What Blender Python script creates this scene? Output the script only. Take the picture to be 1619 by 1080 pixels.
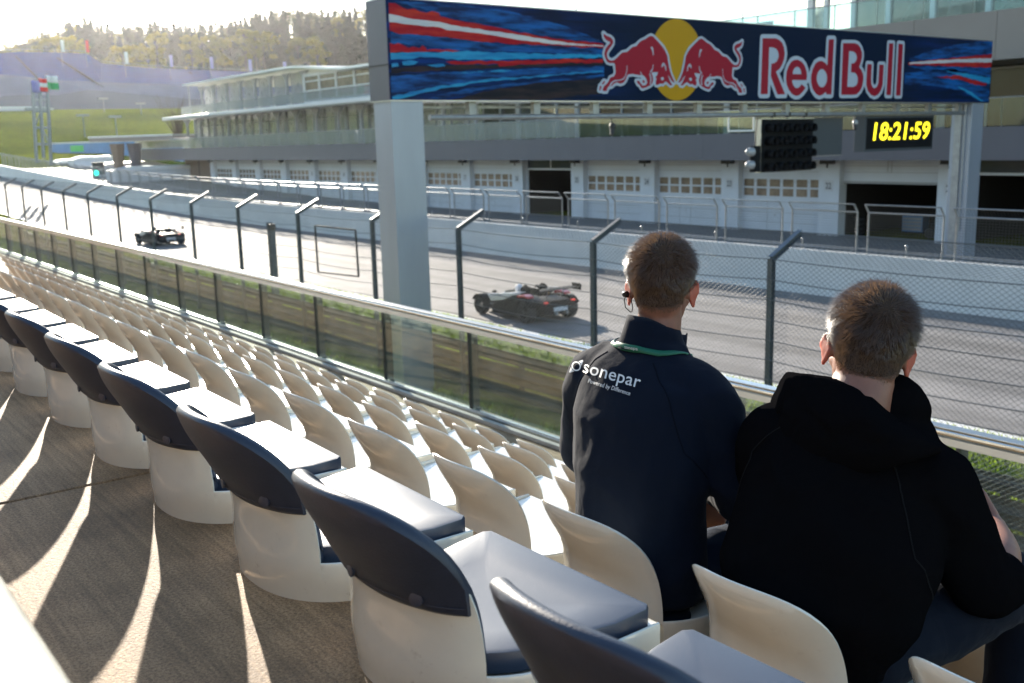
import bpy, bmesh, math, random
from mathutils import Vector, Matrix, noise
from mathutils.bvhtree import BVHTree
from mathutils.geometry import tessellate_polygon
R=math.radians; PI=math.pi
rnd=random.Random(7)
scn=bpy.context.scene
for o in list(bpy.data.objects): bpy.data.objects.remove(o)

# ------------------------------------------------------------ camera
# world axes: +X along the seat rows towards the photographer's right, +Y across the race track, z = 0 at eye level
CAM=Matrix(((0.60115,-0.14093,0.78661),(0.79876,0.13604,-0.58606),(-0.02442,0.98062,0.19436)))
cd=bpy.data.cameras.new('camera'); cam=bpy.data.objects.new('camera',cd); scn.collection.objects.link(cam)
cam.matrix_world=CAM.to_4x4(); scn.camera=cam
cd.sensor_width=36; cd.lens=1600/1619*36; cd.clip_start=.05; cd.clip_end=9000
cd.dof.use_dof=True; cd.dof.focus_distance=2.25; cd.dof.aperture_fstop=6.3; cd.dof.aperture_blades=7
def ray(px,py):
    return CAM@Vector((px-809.5,540-py,-1600))
def aty(px,py,y):
    r=ray(px,py); return r*(y/r.y)
# ------------------------------------------------------------ sky, sun, exposure
SUN_EL=R(16); SUN_AZ=R(74)       # azimuth measured from +Y towards -X
sund=Vector((-math.sin(SUN_AZ)*math.cos(SUN_EL),math.cos(SUN_AZ)*math.cos(SUN_EL),math.sin(SUN_EL)))
w=bpy.data.worlds.new('World'); scn.world=w; w.use_nodes=True
nt=w.node_tree; bg=nt.nodes['Background']
sky=nt.nodes.new('ShaderNodeTexSky'); sky.sky_type='NISHITA'; sky.sun_disc=False
sky.sun_elevation=SUN_EL; sky.sun_rotation=-SUN_AZ; sky.altitude=600; sky.dust_density=.5; sky.air_density=1.3; sky.ozone_density=2.0
nt.links.new(sky.outputs[0],bg.inputs[0]); bg.inputs[1].default_value=.12
ld=bpy.data.lights.new('sun','SUN'); ld.energy=5.0; ld.angle=R(.5); ld.color=(1,.9,.76)
lo=bpy.data.objects.new('sun',ld); scn.collection.objects.link(lo)
lo.rotation_euler=(-sund).to_track_quat('-Z','Y').to_euler(); lo.location=sund*50
scn.view_settings.view_transform='Standard'; scn.view_settings.look='None'; scn.view_settings.gamma=1
scn.view_settings.exposure=1.48
scn.render.engine='CYCLES'
scn.cycles.max_bounces=8; scn.cycles.transparent_max_bounces=24; scn.cycles.diffuse_bounces=3
scn.cycles.glossy_bounces=3; scn.cycles.transmission_bounces=4; scn.cycles.volume_bounces=0
scn.cycles.caustics_reflective=False; scn.cycles.caustics_refractive=False
scn.cycles.sample_clamp_indirect=6

# ------------------------------------------------------------ materials
M={}
def mat(name,col,rough=.6,metal=0,spec=.5,vary=0,vscale=8,bump=0,bscale=60,emit=None,sss=0,coat=0,sheen=0,stretch=None,col2=None):
    m=bpy.data.materials.new(name); m.use_nodes=True; n=m.node_tree.nodes; l=m.node_tree.links
    b=n['Principled BSDF']; b.inputs['Base Color'].default_value=(*col,1); b.inputs['Roughness'].default_value=rough
    b.inputs['Metallic'].default_value=metal; b.inputs['Specular IOR Level'].default_value=spec
    if coat: b.inputs['Coat Weight'].default_value=coat; b.inputs['Coat Roughness'].default_value=.05
    if sheen: b.inputs['Sheen Weight'].default_value=sheen; b.inputs['Sheen Roughness'].default_value=.4
    if sss: b.inputs['Subsurface Weight'].default_value=sss; b.inputs['Subsurface Radius'].default_value=(.012,.004,.002); b.inputs['Subsurface Scale'].default_value=1
    if emit: b.inputs['Emission Color'].default_value=(*emit[:3],1); b.inputs['Emission Strength'].default_value=emit[3]
    tc=None
    if vary or bump:
        tc=n.new('ShaderNodeTexCoord'); src=tc.outputs['Object']
        if stretch:
            mp=n.new('ShaderNodeMapping'); mp.inputs['Scale'].default_value=stretch; l.new(src,mp.inputs[0]); src=mp.outputs[0]
    if vary:
        t=n.new('ShaderNodeTexNoise'); t.inputs['Scale'].default_value=vscale; t.inputs['Detail'].default_value=8; t.inputs['Roughness'].default_value=.6
        l.new(src,t.inputs['Vector']); r=n.new('ShaderNodeValToRGB'); l.new(t.outputs[0],r.inputs[0])
        c2=col2 if col2 else tuple(min(1,c*(1+vary)) for c in col); c1=tuple(c*(1-vary) for c in col) if not col2 else col
        r.color_ramp.elements[0].position=.32; r.color_ramp.elements[1].position=.68
        r.color_ramp.elements[0].color=(*c1,1); r.color_ramp.elements[1].color=(*c2,1); l.new(r.outputs[0],b.inputs['Base Color'])
    if bump:
        t=n.new('ShaderNodeTexNoise'); t.inputs['Scale'].default_value=bscale; t.inputs['Detail'].default_value=5
        l.new(src,t.inputs['Vector']); bp=n.new('ShaderNodeBump'); bp.inputs['Strength'].default_value=bump; bp.inputs['Distance'].default_value=.01
        l.new(t.outputs[0],bp.inputs['Height']); l.new(bp.outputs[0],b.inputs['Normal'])
    M[name]=m; return m
def glass(name,tint=(.85,.95,.92),dust_and_glare=.08,rough=.02,refl=1.0):
    m=bpy.data.materials.new(name); m.use_nodes=True; n=m.node_tree.nodes; l=m.node_tree.links
    n.remove(n['Principled BSDF']); out=n['Material Output']
    tr=n.new('ShaderNodeBsdfTransparent'); tr.inputs[0].default_value=(*tint,1)
    gl=n.new('ShaderNodeBsdfGlossy'); gl.inputs['Roughness'].default_value=rough
    fr=n.new('ShaderNodeFresnel'); fr.inputs[0].default_value=1.5
    mu=n.new('ShaderNodeMath'); mu.operation='MULTIPLY'; mu.inputs[1].default_value=refl; l.new(fr.outputs[0],mu.inputs[0])
    mx=n.new('ShaderNodeMixShader'); l.new(mu.outputs[0],mx.inputs[0]); l.new(tr.outputs[0],mx.inputs[1]); l.new(gl.outputs[0],mx.inputs[2])
    last=mx
    if dust_and_glare:
        di=n.new('ShaderNodeBsdfDiffuse'); di.inputs[0].default_value=(.8,.82,.8,1)
        tl=n.new('ShaderNodeBsdfTranslucent'); tl.inputs[0].default_value=(.8,.82,.8,1)
        ad=n.new('ShaderNodeMixShader'); ad.inputs[0].default_value=.5; l.new(di.outputs[0],ad.inputs[1]); l.new(tl.outputs[0],ad.inputs[2])
        tc=n.new('ShaderNodeTexCoord'); mp=n.new('ShaderNodeMapping'); mp.inputs['Scale'].default_value=(2,2,1.2); l.new(tc.outputs['Object'],mp.inputs[0])
        no=n.new('ShaderNodeTexNoise'); no.inputs['Scale'].default_value=1.2; no.inputs['Detail'].default_value=6; l.new(mp.outputs[0],no.inputs[0])
        m2=n.new('ShaderNodeMapRange'); m2.inputs[1].default_value=.35; m2.inputs[2].default_value=.75; m2.inputs[3].default_value=dust_and_glare*(.4 if dust_and_glare<.15 else .9); m2.inputs[4].default_value=dust_and_glare*(1.7 if dust_and_glare<.15 else 1.1)
        l.new(no.outputs[0],m2.inputs[0])
        mz=n.new('ShaderNodeMixShader'); l.new(m2.outputs[0],mz.inputs[0]); l.new(mx.outputs[0],mz.inputs[1]); l.new(ad.outputs[0],mz.inputs[2]); last=mz
    l.new(last.outputs[0],out.inputs[0]); M[name]=m; return m
# ------------------------------------------------------------ mesh helpers
class MB:
    def __init__(s): s.v=[]; s.f=[]; s.mi=[]; s.m=0
    def add(s,vs,fs):
        k=len(s.v); s.v+= [tuple(v) for v in vs]; s.f+=[tuple(i+k for i in f) for f in fs]; s.mi+=[s.m]*len(fs); return s
    def box(s,x0,x1,y0,y1,z0,z1):
        return s.add([(x,y,z) for x in (x0,x1) for y in (y0,y1) for z in (z0,z1)],[(0,1,3,2),(4,6,7,5),(0,4,5,1),(2,3,7,6),(0,2,6,4),(1,5,7,3)])
    def tube(s,pts,r,n=8,cap=True,sq=None):
        pts=[Vector(p) for p in pts]; rs=r if isinstance(r,(list,tuple)) else [r]*len(pts); k=len(s.v); up=None
        for i,p in enumerate(pts):
            t=(pts[min(i+1,len(pts)-1)]-pts[max(i-1,0)]).normalized()
            a=Vector((0,0,1)) if abs(t.z)<.9 else Vector((0,1,0))
            if up is not None: a=up
            u=t.cross(a).normalized(); v=u.cross(t).normalized(); up=v
            for j in range(n):
                th=2*PI*(j+.5)/n; s.v.append(tuple(p+(u*math.cos(th)+v*math.sin(th))*rs[i]))
        nf=0
        for i in range(len(pts)-1):
            for j in range(n):
                s.f.append((k+i*n+j,k+i*n+(j+1)%n,k+(i+1)*n+(j+1)%n,k+(i+1)*n+j)); nf+=1
        if cap: s.f.append(tuple(k+j for j in range(n))[::-1]); s.f.append(tuple(k+(len(pts)-1)*n+j for j in range(n))); nf+=2
        s.mi+=[s.m]*nf; return s
    def grid(s,fn,nu,nv,close=False,flip=False):
        k=len(s.v)
        for i in range(nu+1):
            for j in range(nv+1): s.v.append(tuple(fn(i/nu,j/nv)))
        for i in range(nu):
            for j in range(nv):
                q=(k+i*(nv+1)+j,k+(i+1)*(nv+1)+j,k+(i+1)*(nv+1)+j+1,k+i*(nv+1)+j+1); s.f.append(q[::-1] if flip else q); s.mi.append(s.m)
        return s
    def sphere(s,c,r,n=12,m=8,rot=None):
        c=Vector(c); r=r if isinstance(r,(tuple,list)) else (r,r,r); k=len(s.v)
        for i in range(m+1):
            a=PI*i/m
            for j in range(n):
                b=2*PI*j/n; p=Vector((r[0]*math.sin(a)*math.cos(b),r[1]*math.sin(a)*math.sin(b),r[2]*math.cos(a)))
                if rot: p=rot@p
                s.v.append(tuple(c+p))
        for i in range(m):
            for j in range(n):
                s.f.append((k+i*n+j,k+(i+1)*n+j,k+(i+1)*n+(j+1)%n,k+i*n+(j+1)%n)); s.mi.append(s.m)
        return s
    def prism(s,poly,fn,d0,d1):      # 2-D outline, fn(a,b,d) -> 3-D, extruded between d0 and d1
        n=len(poly); k=len(s.v)
        s.v+=[tuple(fn(a,b,d0)) for a,b in poly]+[tuple(fn(a,b,d1)) for a,b in poly]
        tr=tessellate_polygon([[Vector((a,b,0)) for a,b in poly]])
        for t in tr: s.f.append(tuple(k+i for i in t)); s.f.append(tuple(k+n+i for i in t[::-1])); s.mi+=[s.m]*2
        for i in range(n): s.f.append((k+i,k+(i+1)%n,k+n+(i+1)%n,k+n+i)); s.mi.append(s.m)
        return s
    def flat(s,poly,fn,holes=()):
        k=len(s.v); al=[poly]+list(holes); n=0
        for p in al: s.v+=[tuple(fn(a,b)) for a,b in p]; n+=len(p)
        for t in tessellate_polygon([[Vector((a,b,0)) for a,b in p] for p in al]): s.f.append(tuple(k+i for i in t)); s.mi.append(s.m)
        return s
    def build(s,name,mats,parent=None,smooth=False,fix=True,bevel=0,bseg=2):
        me=bpy.data.meshes.new(name); me.from_pydata(s.v,[],s.f); mats=mats if isinstance(mats,(list,tuple)) else [mats]
        for m in mats: me.materials.append(M[m] if isinstance(m,str) else m)
        if len(mats)>1: me.polygons.foreach_set('material_index',s.mi)
        if fix:
            bm=bmesh.new(); bm.from_mesh(me); bmesh.ops.recalc_face_normals(bm,faces=bm.faces); bm.to_mesh(me); bm.free()
        if smooth is True: me.polygons.foreach_set('use_smooth',[True]*len(me.polygons))
        me.update()
        if smooth=='auto': me.polygons.foreach_set('use_smooth',[True]*len(me.polygons)); me.set_sharp_from_angle(angle=R(40))
        o=bpy.data.objects.new(name,me); scn.collection.objects.link(o)
        if parent: o.parent=parent; o.matrix_parent_inverse=Matrix.Identity(4); o.location=-Vector(parent.get('_o',(0,0,0)))
        if bevel:
            b=o.modifiers.new('bevel','BEVEL'); b.width=bevel; b.segments=bseg; b.limit_method='ANGLE'; b.angle_limit=R(35)
        return o
def tag(o,label=None,cat=None,group=None,kind=None):
    if label: o['label']=label
    if cat: o['category']=cat
    if group: o['group']=group
    if kind: o['kind']=kind
    return o
def thing(name,label,cat,loc=(0,0,0),group=None):
    """Empty at the thing's base; parts are modelled in world coordinates and shifted back by the base position"""
    o=bpy.data.objects.new(name,None); scn.collection.objects.link(o); o.location=loc; o.empty_display_size=.2
    o['_o']=tuple(loc); return tag(o,label,cat,group)
def copy_tree(o,parent=None):
    c=o.copy(); scn.collection.objects.link(c)
    if parent: c.parent=parent
    for ch in list(o.children): copy_tree(ch,c)
    return c
def text_mesh(txt,size,bold=0.0,shear=0.0,space=1.0):
    cu=bpy.data.curves.new('tmp','FONT'); cu.body=txt; cu.size=size; cu.offset=bold; cu.shear=shear; cu.space_character=space; cu.resolution_u=4
    o=bpy.data.objects.new('tmp',cu); scn.collection.objects.link(o); dg=bpy.context.evaluated_depsgraph_get(); dg.update()
    me=o.evaluated_get(dg).to_mesh(); v=[tuple(p.co) for p in me.vertices]; f=[tuple(p.vertices) for p in me.polygons]
    o.evaluated_get(dg).to_mesh_clear(); bpy.data.objects.remove(o); bpy.data.curves.remove(cu); return v,f
def fit(v,w,h=None):
    x0=min(p[0] for p in v); x1=max(p[0] for p in v); y0=min(p[1] for p in v); y1=max(p[1] for p in v)
    sx=w/(x1-x0); sy=(h/(y1-y0)) if h else sx
    return [((p[0]-x0)*sx,(p[1]-y0)*sy) for p in v]
ORD='first second third fourth fifth sixth seventh eighth ninth tenth eleventh twelfth thirteenth fourteenth fifteenth sixteenth seventeenth eighteenth nineteenth twentieth'.split()
def ordn(i):
    if i<20: return ORD[i]
    t=['','','twenty','thirty','forty','fifty','sixty','seventy','eighty','ninety']; a,b=divmod(i+1,10)
    return (t[a]+'-'+ORD[b-1]) if b else t[a][:-1]+'ieth'

mat('asphalt',(.215,.204,.198),.75,spec=.25,vary=.14,vscale=1.2,bump=.3,bscale=90)
def streak(nm,sc,lo,hi):
    m=M[nm]; n=m.node_tree.nodes; l=m.node_tree.links; b=n['Principled BSDF']; src=b.inputs['Base Color'].links[0].from_socket
    tc=n.new('ShaderNodeTexCoord'); mp=n.new('ShaderNodeMapping'); mp.inputs['Scale'].default_value=sc; l.new(tc.outputs['Object'],mp.inputs[0]); t=n.new('ShaderNodeTexNoise'); t.inputs['Scale'].default_value=1; t.inputs['Detail'].default_value=5; l.new(mp.outputs[0],t.inputs[0])
    mr=n.new('ShaderNodeMapRange'); mr.inputs[1].default_value=.35; mr.inputs[2].default_value=.65; mr.inputs[3].default_value=lo; mr.inputs[4].default_value=hi; l.new(t.outputs[0],mr.inputs[0])
    hv=n.new('ShaderNodeHueSaturation'); l.new(src,hv.inputs['Color']); l.new(mr.outputs[0],hv.inputs['Value']); l.new(hv.outputs[0],b.inputs['Base Color'])
streak('asphalt',(.02,.9,1),.70,1.16)
mat('lane',(.11,.115,.12),.7,vary=.2,vscale=.8,bump=.2,bscale=60)
mat('paint_white',(.75,.75,.73),.5)
mat('wall_white',(.72,.72,.70),.6,vary=.07,vscale=.7,bump=.2,bscale=8)
mat('grey_panel',(.105,.105,.13),.42,vary=.05,vscale=.5)
mat('tan_panel',(.25,.225,.21),.5,vary=.05,vscale=.5)
mat('steel_grey',(.33,.34,.35),.45,metal=.3)
mat('galv',(.30,.32,.34),.42,metal=.75,vary=.15,vscale=5)
mat('post_blue',(.085,.105,.125),.45,metal=.4,vary=.15,vscale=6)
mat('wire',(.16,.16,.155),.45,metal=.7)
mat('dark',(.012,.013,.015),.5)
mat('black_plastic',(.006,.007,.009),.6,spec=.12)
mat('frame_black',(.02,.02,.021),.5)
mat('chrome',(.72,.70,.66),.16,metal=1)
mat('alu',(.55,.56,.57),.3,metal=.9)
mat('garage_white',(.64,.68,.74),.5,vary=.04,vscale=1)
mat('garage_win',(.20,.15,.105),.15,vary=.5,vscale=1.5)  # brown reflections mixed into the pane colour
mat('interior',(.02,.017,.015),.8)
mat('sign_pale',(.6,.62,.66),.5); mat('sign_ink',(.05,.06,.08),.5)
mat('roof_white',(.8,.8,.8),.28,coat=.4)
mat('bracket',(.42,.42,.44),.5)
mat('brown_wall',(.2,.14,.1),.7,vary=.1)
mat('red',(.55,.02,.02),.4); mat('blue_wall',(.10,.26,.52),.5,vary=.1,vscale=.4)
mat('navy_banner',(.006,.018,.05),.38)
mat('column_paint',(.33,.37,.44),.38,metal=.35,vary=.06,vscale=1.2,stretch=(1,1,.25))
mat('seat_white',(.79,.755,.65),.16,coat=.8,vary=.035,vscale=12,bump=.03,bscale=30)
mat('seat_pan',(.68,.66,.62),.3,coat=.3)
mat('vinyl',(.022,.030,.052),.42,spec=.55,bump=.10,bscale=260,vary=.12,vscale=30)
mat('vinyl_pad',(.024,.036,.064),.40,spec=.8,bump=.05,bscale=420)
def add_dirt(nm,dirt,z0,z1):
    m=M[nm]; n=m.node_tree.nodes; l=m.node_tree.links; b=n['Principled BSDF']; src=b.inputs['Base Color'].links[0].from_socket
    tc=n.new('ShaderNodeTexCoord'); t=n.new('ShaderNodeTexNoise'); t.inputs['Scale'].default_value=26; t.inputs['Detail'].default_value=9; t.inputs['Roughness'].default_value=.75; oi=n.new('ShaderNodeObjectInfo')
    ad=n.new('ShaderNodeVectorMath'); l.new(tc.outputs['Object'],ad.inputs[0]); sc=n.new('ShaderNodeVectorMath'); sc.operation='SCALE'; sc.inputs[3].default_value=37; l.new(oi.outputs['Location'],sc.inputs[0]); l.new(sc.outputs[0],ad.inputs[1]); l.new(ad.outputs[0],t.inputs[0])
    r=n.new('ShaderNodeValToRGB'); r.color_ramp.elements[0].position=.60; r.color_ramp.elements[1].position=.72; l.new(t.outputs[0],r.inputs[0])
    sx=n.new('ShaderNodeSeparateXYZ'); l.new(tc.outputs['Object'],sx.inputs[0]); mr=n.new('ShaderNodeMapRange'); mr.inputs[1].default_value=z0; mr.inputs[2].default_value=z1; mr.inputs[3].default_value=.75; mr.inputs[4].default_value=.12; l.new(sx.outputs[2],mr.inputs[0])
    mu=n.new('ShaderNodeMath'); mu.operation='MULTIPLY'; l.new(r.outputs[0],mu.inputs[0]); l.new(mr.outputs[0],mu.inputs[1])
    hv=n.new('ShaderNodeHueSaturation'); l.new(src,hv.inputs['Color']); mv=n.new('ShaderNodeMapRange'); mv.inputs[3].default_value=.90; mv.inputs[4].default_value=1.06; l.new(oi.outputs['Random'],mv.inputs[0]); l.new(mv.outputs[0],hv.inputs['Value'])
    mx=n.new('ShaderNodeMix'); mx.data_type='RGBA'; l.new(mu.outputs[0],mx.inputs[0]); l.new(hv.outputs[0],mx.inputs[6]); mx.inputs[7].default_value=(*dirt,1); l.new(mx.outputs[2],b.inputs['Base Color'])
add_dirt('seat_white',(.30,.24,.16),.02,.16)
glass('rail_glass',(.90,.96,.93),dust_and_glare=.022,refl=.35)
glass('balcony_glass',(.74,.88,.90),dust_and_glare=.05,refl=.9)
glass('window_clear',(.75,.82,.85),dust_and_glare=.04,refl=1.6)
glass('tower_glass',(.42,.52,.60),dust_and_glare=.10,rough=.03,refl=2.6)
mat('dark_glass',(.012,.024,.035),.10,spec=.35,vary=.6,vscale=.35)
# outlines of the gantry artwork in metres on the banner plane (y, z pairs)
ART={
'bull_red':[[20.01,2.92,20.13,2.86,20.29,2.82,20.38,2.75,20.38,2.66,20.30,2.57,20.20,2.47,20.14,2.37,20.15,2.28,20.20,2.21,20.29,2.18,20.39,2.19,20.51,2.26,20.66,2.37,20.74,2.42,20.92,2.44,21.02,2.51,21.12,2.58,21.30,2.62,21.38,2.70,21.48,2.77,21.64,2.82,21.77,2.89,21.87,2.93,21.98,2.91,22.09,2.83,22.22,2.74,22.38,2.62,22.49,2.50,22.57,2.37,22.60,2.22,22.64,2.07,22.70,1.91,22.77,1.78,22.84,1.68,22.89,1.61,22.82,1.61,22.74,1.67,22.67,1.75,22.63,1.80,22.64,1.72,22.70,1.62,22.79,1.53,22.69,1.52,22.58,1.60,22.50,1.63,22.44,1.60,22.39,1.56,22.25,1.57,22.19,1.53,22.09,1.53,22.08,1.63,22.12,1.71,22.06,1.75,22.13,1.80,22.18,1.90,21.96,1.89,21.90,1.87,21.95,1.80,21.98,1.69,21.95,1.58,21.88,1.52,21.69,1.45,21.55,1.42,21.48,1.44,21.43,1.52,21.35,1.55,21.29,1.63,21.40,1.64,21.48,1.56,21.55,1.50,21.67,1.52,21.73,1.59,21.69,1.70,21.61,1.77,21.55,1.80,21.43,1.80,21.27,1.81,21.17,1.83,20.97,1.81,20.93,1.77,20.90,1.72,20.86,1.65,20.79,1.58,20.66,1.54,20.51,1.58,20.41,1.54,20.31,1.47,20.19,1.46,20.14,1.39,20.12,1.33,19.98,1.33,19.97,1.39,20.03,1.48,20.13,1.54,20.20,1.61,20.26,1.71,20.41,1.75,20.47,1.85,20.46,1.95,20.44,2.10,20.39,2.12,20.26,2.11,20.15,2.14,20.07,2.25,20.04,2.37,20.08,2.49,20.17,2.59,20.27,2.66,20.25,2.70,20.16,2.72,20.06,2.78,20.02,2.84],[20.01,1.61,20.07,1.61,20.03,1.54,19.96,1.51,19.94,1.54],[19.86,1.48,19.92,1.47,19.91,1.40,19.87,1.34,19.83,1.35,19.85,1.42],[21.52,1.65,21.62,1.66,21.64,1.59,21.57,1.57],[25.91,2.92,25.79,2.86,25.63,2.82,25.54,2.75,25.54,2.66,25.62,2.57,25.72,2.47,25.78,2.37,25.77,2.28,25.72,2.21,25.63,2.18,25.53,2.19,25.41,2.26,25.26,2.37,25.18,2.42,25.00,2.44,24.90,2.51,24.80,2.58,24.62,2.62,24.54,2.70,24.44,2.77,24.28,2.82,24.15,2.89,24.05,2.93,23.94,2.91,23.83,2.83,23.70,2.74,23.54,2.62,23.43,2.50,23.35,2.37,23.32,2.22,23.28,2.07,23.22,1.91,23.15,1.78,23.08,1.68,23.03,1.61,23.10,1.61,23.18,1.67,23.25,1.75,23.29,1.80,23.28,1.72,23.22,1.62,23.13,1.53,23.23,1.52,23.34,1.60,23.42,1.63,23.48,1.60,23.53,1.56,23.67,1.57,23.73,1.53,23.83,1.53,23.84,1.63,23.80,1.71,23.86,1.75,23.79,1.80,23.74,1.90,23.96,1.89,24.02,1.87,23.97,1.80,23.94,1.69,23.97,1.58,24.04,1.52,24.23,1.45,24.37,1.42,24.44,1.44,24.49,1.52,24.57,1.55,24.63,1.63,24.52,1.64,24.44,1.56,24.37,1.50,24.25,1.52,24.19,1.59,24.23,1.70,24.31,1.77,24.37,1.80,24.49,1.80,24.65,1.81,24.75,1.83,24.95,1.81,24.99,1.77,25.02,1.72,25.06,1.65,25.13,1.58,25.26,1.54,25.41,1.58,25.51,1.54,25.61,1.47,25.73,1.46,25.78,1.39,25.80,1.33,25.94,1.33,25.95,1.39,25.89,1.48,25.79,1.54,25.72,1.61,25.66,1.71,25.51,1.75,25.45,1.85,25.46,1.95,25.48,2.10,25.53,2.12,25.66,2.11,25.77,2.14,25.85,2.25,25.88,2.37,25.84,2.49,25.75,2.59,25.65,2.66,25.67,2.70,25.76,2.72,25.86,2.78,25.90,2.84],[25.91,1.61,25.85,1.61,25.89,1.54,25.96,1.51,25.98,1.54],[26.06,1.48,26.00,1.47,26.01,1.40,26.05,1.34,26.09,1.35,26.07,1.42],[24.40,1.65,24.30,1.66,24.28,1.59,24.35,1.57]],
'bull_lines':[[20.91,2.06,20.89,1.89,20.85,1.78,20.76,1.69,20.61,1.65,20.43,1.64,20.30,1.58,20.22,1.48,20.26,1.46,20.34,1.56,20.44,1.61,20.61,1.63,20.79,1.67,20.88,1.78,20.91,1.89,20.93,2.06],[21.86,2.60,21.93,2.51,21.97,2.37,21.99,2.37,21.98,2.52,21.94,2.62],[21.97,2.12,21.93,1.99,21.84,1.90,21.89,1.88,21.96,1.98,21.99,2.11],[21.81,1.85,21.86,1.70,21.84,1.54,21.88,1.54,21.90,1.71,21.85,1.85],[22.34,2.04,22.43,2.13,22.35,2.15,22.31,2.05],[22.36,2.16,22.46,2.06,22.49,1.94,22.52,1.95,22.50,2.08,22.41,2.18],[22.59,1.81,22.66,1.70,22.74,1.60,22.77,1.61,22.69,1.70,22.61,1.81],[22.42,1.71,22.40,1.68,22.35,1.66,22.31,1.68,22.29,1.71,22.31,1.75,22.35,1.76,22.40,1.75],[21.44,1.90,21.47,1.82,21.50,1.77,21.54,1.79,21.50,1.83,21.46,1.90],[25.01,2.06,25.03,1.89,25.07,1.78,25.16,1.69,25.31,1.65,25.49,1.64,25.62,1.58,25.70,1.48,25.66,1.46,25.58,1.56,25.48,1.61,25.31,1.63,25.13,1.67,25.04,1.78,25.01,1.89,24.99,2.06],[24.06,2.60,23.99,2.51,23.95,2.37,23.93,2.37,23.94,2.52,23.98,2.62],[23.95,2.12,23.99,1.99,24.08,1.90,24.03,1.88,23.96,1.98,23.93,2.11],[24.11,1.85,24.06,1.70,24.08,1.54,24.04,1.54,24.02,1.71,24.07,1.85],[23.58,2.04,23.49,2.13,23.57,2.15,23.61,2.05],[23.56,2.16,23.46,2.06,23.43,1.94,23.40,1.95,23.42,2.08,23.51,2.18],[23.33,1.81,23.26,1.70,23.18,1.60,23.15,1.61,23.23,1.70,23.31,1.81],[23.50,1.71,23.52,1.68,23.57,1.66,23.61,1.68,23.63,1.71,23.61,1.75,23.57,1.76,23.52,1.75],[24.48,1.90,24.45,1.82,24.42,1.77,24.38,1.79,24.42,1.83,24.46,1.90]],
'bull_white':[[19.79,1.30,19.76,1.33,19.76,1.36,19.80,1.51,19.81,1.53,19.86,1.55,19.91,1.61,19.99,1.68,20.01,1.68,20.09,1.67,20.14,1.65,20.21,1.76,20.24,1.77,20.36,1.81,20.40,1.86,20.37,2.03,20.36,2.05,20.26,2.04,20.11,2.08,20.01,2.20,20.00,2.23,19.97,2.36,19.98,2.41,20.02,2.53,20.12,2.63,20.12,2.66,20.01,2.72,19.96,2.81,19.94,2.93,19.95,2.96,19.98,2.98,20.01,2.99,20.04,2.99,20.16,2.92,20.31,2.89,20.41,2.82,20.44,2.78,20.45,2.73,20.44,2.63,20.36,2.53,20.26,2.43,20.21,2.36,20.22,2.31,20.24,2.28,20.26,2.27,20.31,2.25,20.36,2.26,20.46,2.31,20.71,2.48,20.89,2.51,21.09,2.64,21.26,2.69,21.34,2.76,21.46,2.83,21.61,2.88,21.74,2.95,21.84,2.99,21.89,3.00,22.01,2.97,22.14,2.88,22.44,2.67,22.55,2.53,22.63,2.41,22.67,2.23,22.76,1.93,22.83,1.81,22.95,1.63,22.96,1.61,22.94,1.56,22.91,1.55,22.86,1.53,22.84,1.48,22.81,1.47,22.69,1.45,22.66,1.46,22.56,1.53,22.51,1.55,22.49,1.55,22.41,1.49,22.29,1.50,22.19,1.46,22.09,1.46,22.04,1.48,22.01,1.54,21.91,1.46,21.71,1.39,21.54,1.35,21.45,1.38,21.39,1.46,21.31,1.49,21.22,1.61,21.22,1.66,21.26,1.70,21.37,1.71,21.41,1.72,21.42,1.71,21.46,1.69,21.48,1.71,21.46,1.73,21.26,1.74,21.16,1.76,21.01,1.74,20.99,1.73,20.92,1.61,20.81,1.51,20.66,1.47,20.51,1.50,20.44,1.47,20.34,1.40,20.24,1.39,20.21,1.36,20.17,1.28,20.14,1.26,19.99,1.26,19.91,1.28,19.86,1.27],[26.13,1.30,26.16,1.33,26.16,1.36,26.12,1.51,26.11,1.53,26.06,1.55,26.01,1.61,25.93,1.68,25.91,1.68,25.83,1.67,25.78,1.65,25.71,1.76,25.68,1.77,25.56,1.81,25.52,1.86,25.55,2.03,25.56,2.05,25.66,2.04,25.81,2.08,25.91,2.20,25.92,2.23,25.95,2.36,25.94,2.41,25.90,2.53,25.80,2.63,25.80,2.66,25.91,2.72,25.96,2.81,25.98,2.93,25.97,2.96,25.94,2.98,25.91,2.99,25.88,2.99,25.76,2.92,25.61,2.89,25.51,2.82,25.48,2.78,25.47,2.73,25.48,2.63,25.56,2.53,25.66,2.43,25.71,2.36,25.70,2.31,25.68,2.28,25.66,2.27,25.61,2.25,25.56,2.26,25.46,2.31,25.21,2.48,25.03,2.51,24.83,2.64,24.66,2.69,24.58,2.76,24.46,2.83,24.31,2.88,24.18,2.95,24.08,2.99,24.03,3.00,23.91,2.97,23.78,2.88,23.48,2.67,23.37,2.53,23.29,2.41,23.25,2.23,23.16,1.93,23.09,1.81,22.97,1.63,22.96,1.61,22.98,1.56,23.01,1.55,23.06,1.53,23.08,1.48,23.11,1.47,23.23,1.45,23.26,1.46,23.36,1.53,23.41,1.55,23.43,1.55,23.51,1.49,23.63,1.50,23.73,1.46,23.83,1.46,23.88,1.48,23.91,1.54,24.01,1.46,24.21,1.39,24.38,1.35,24.47,1.38,24.53,1.46,24.61,1.49,24.70,1.61,24.70,1.66,24.66,1.70,24.55,1.71,24.51,1.72,24.50,1.71,24.46,1.69,24.44,1.71,24.46,1.73,24.66,1.74,24.76,1.76,24.91,1.74,24.93,1.73,25.00,1.61,25.11,1.51,25.26,1.47,25.41,1.50,25.48,1.47,25.58,1.40,25.68,1.39,25.71,1.36,25.75,1.28,25.78,1.26,25.93,1.26,26.01,1.28,26.06,1.27]],
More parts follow.
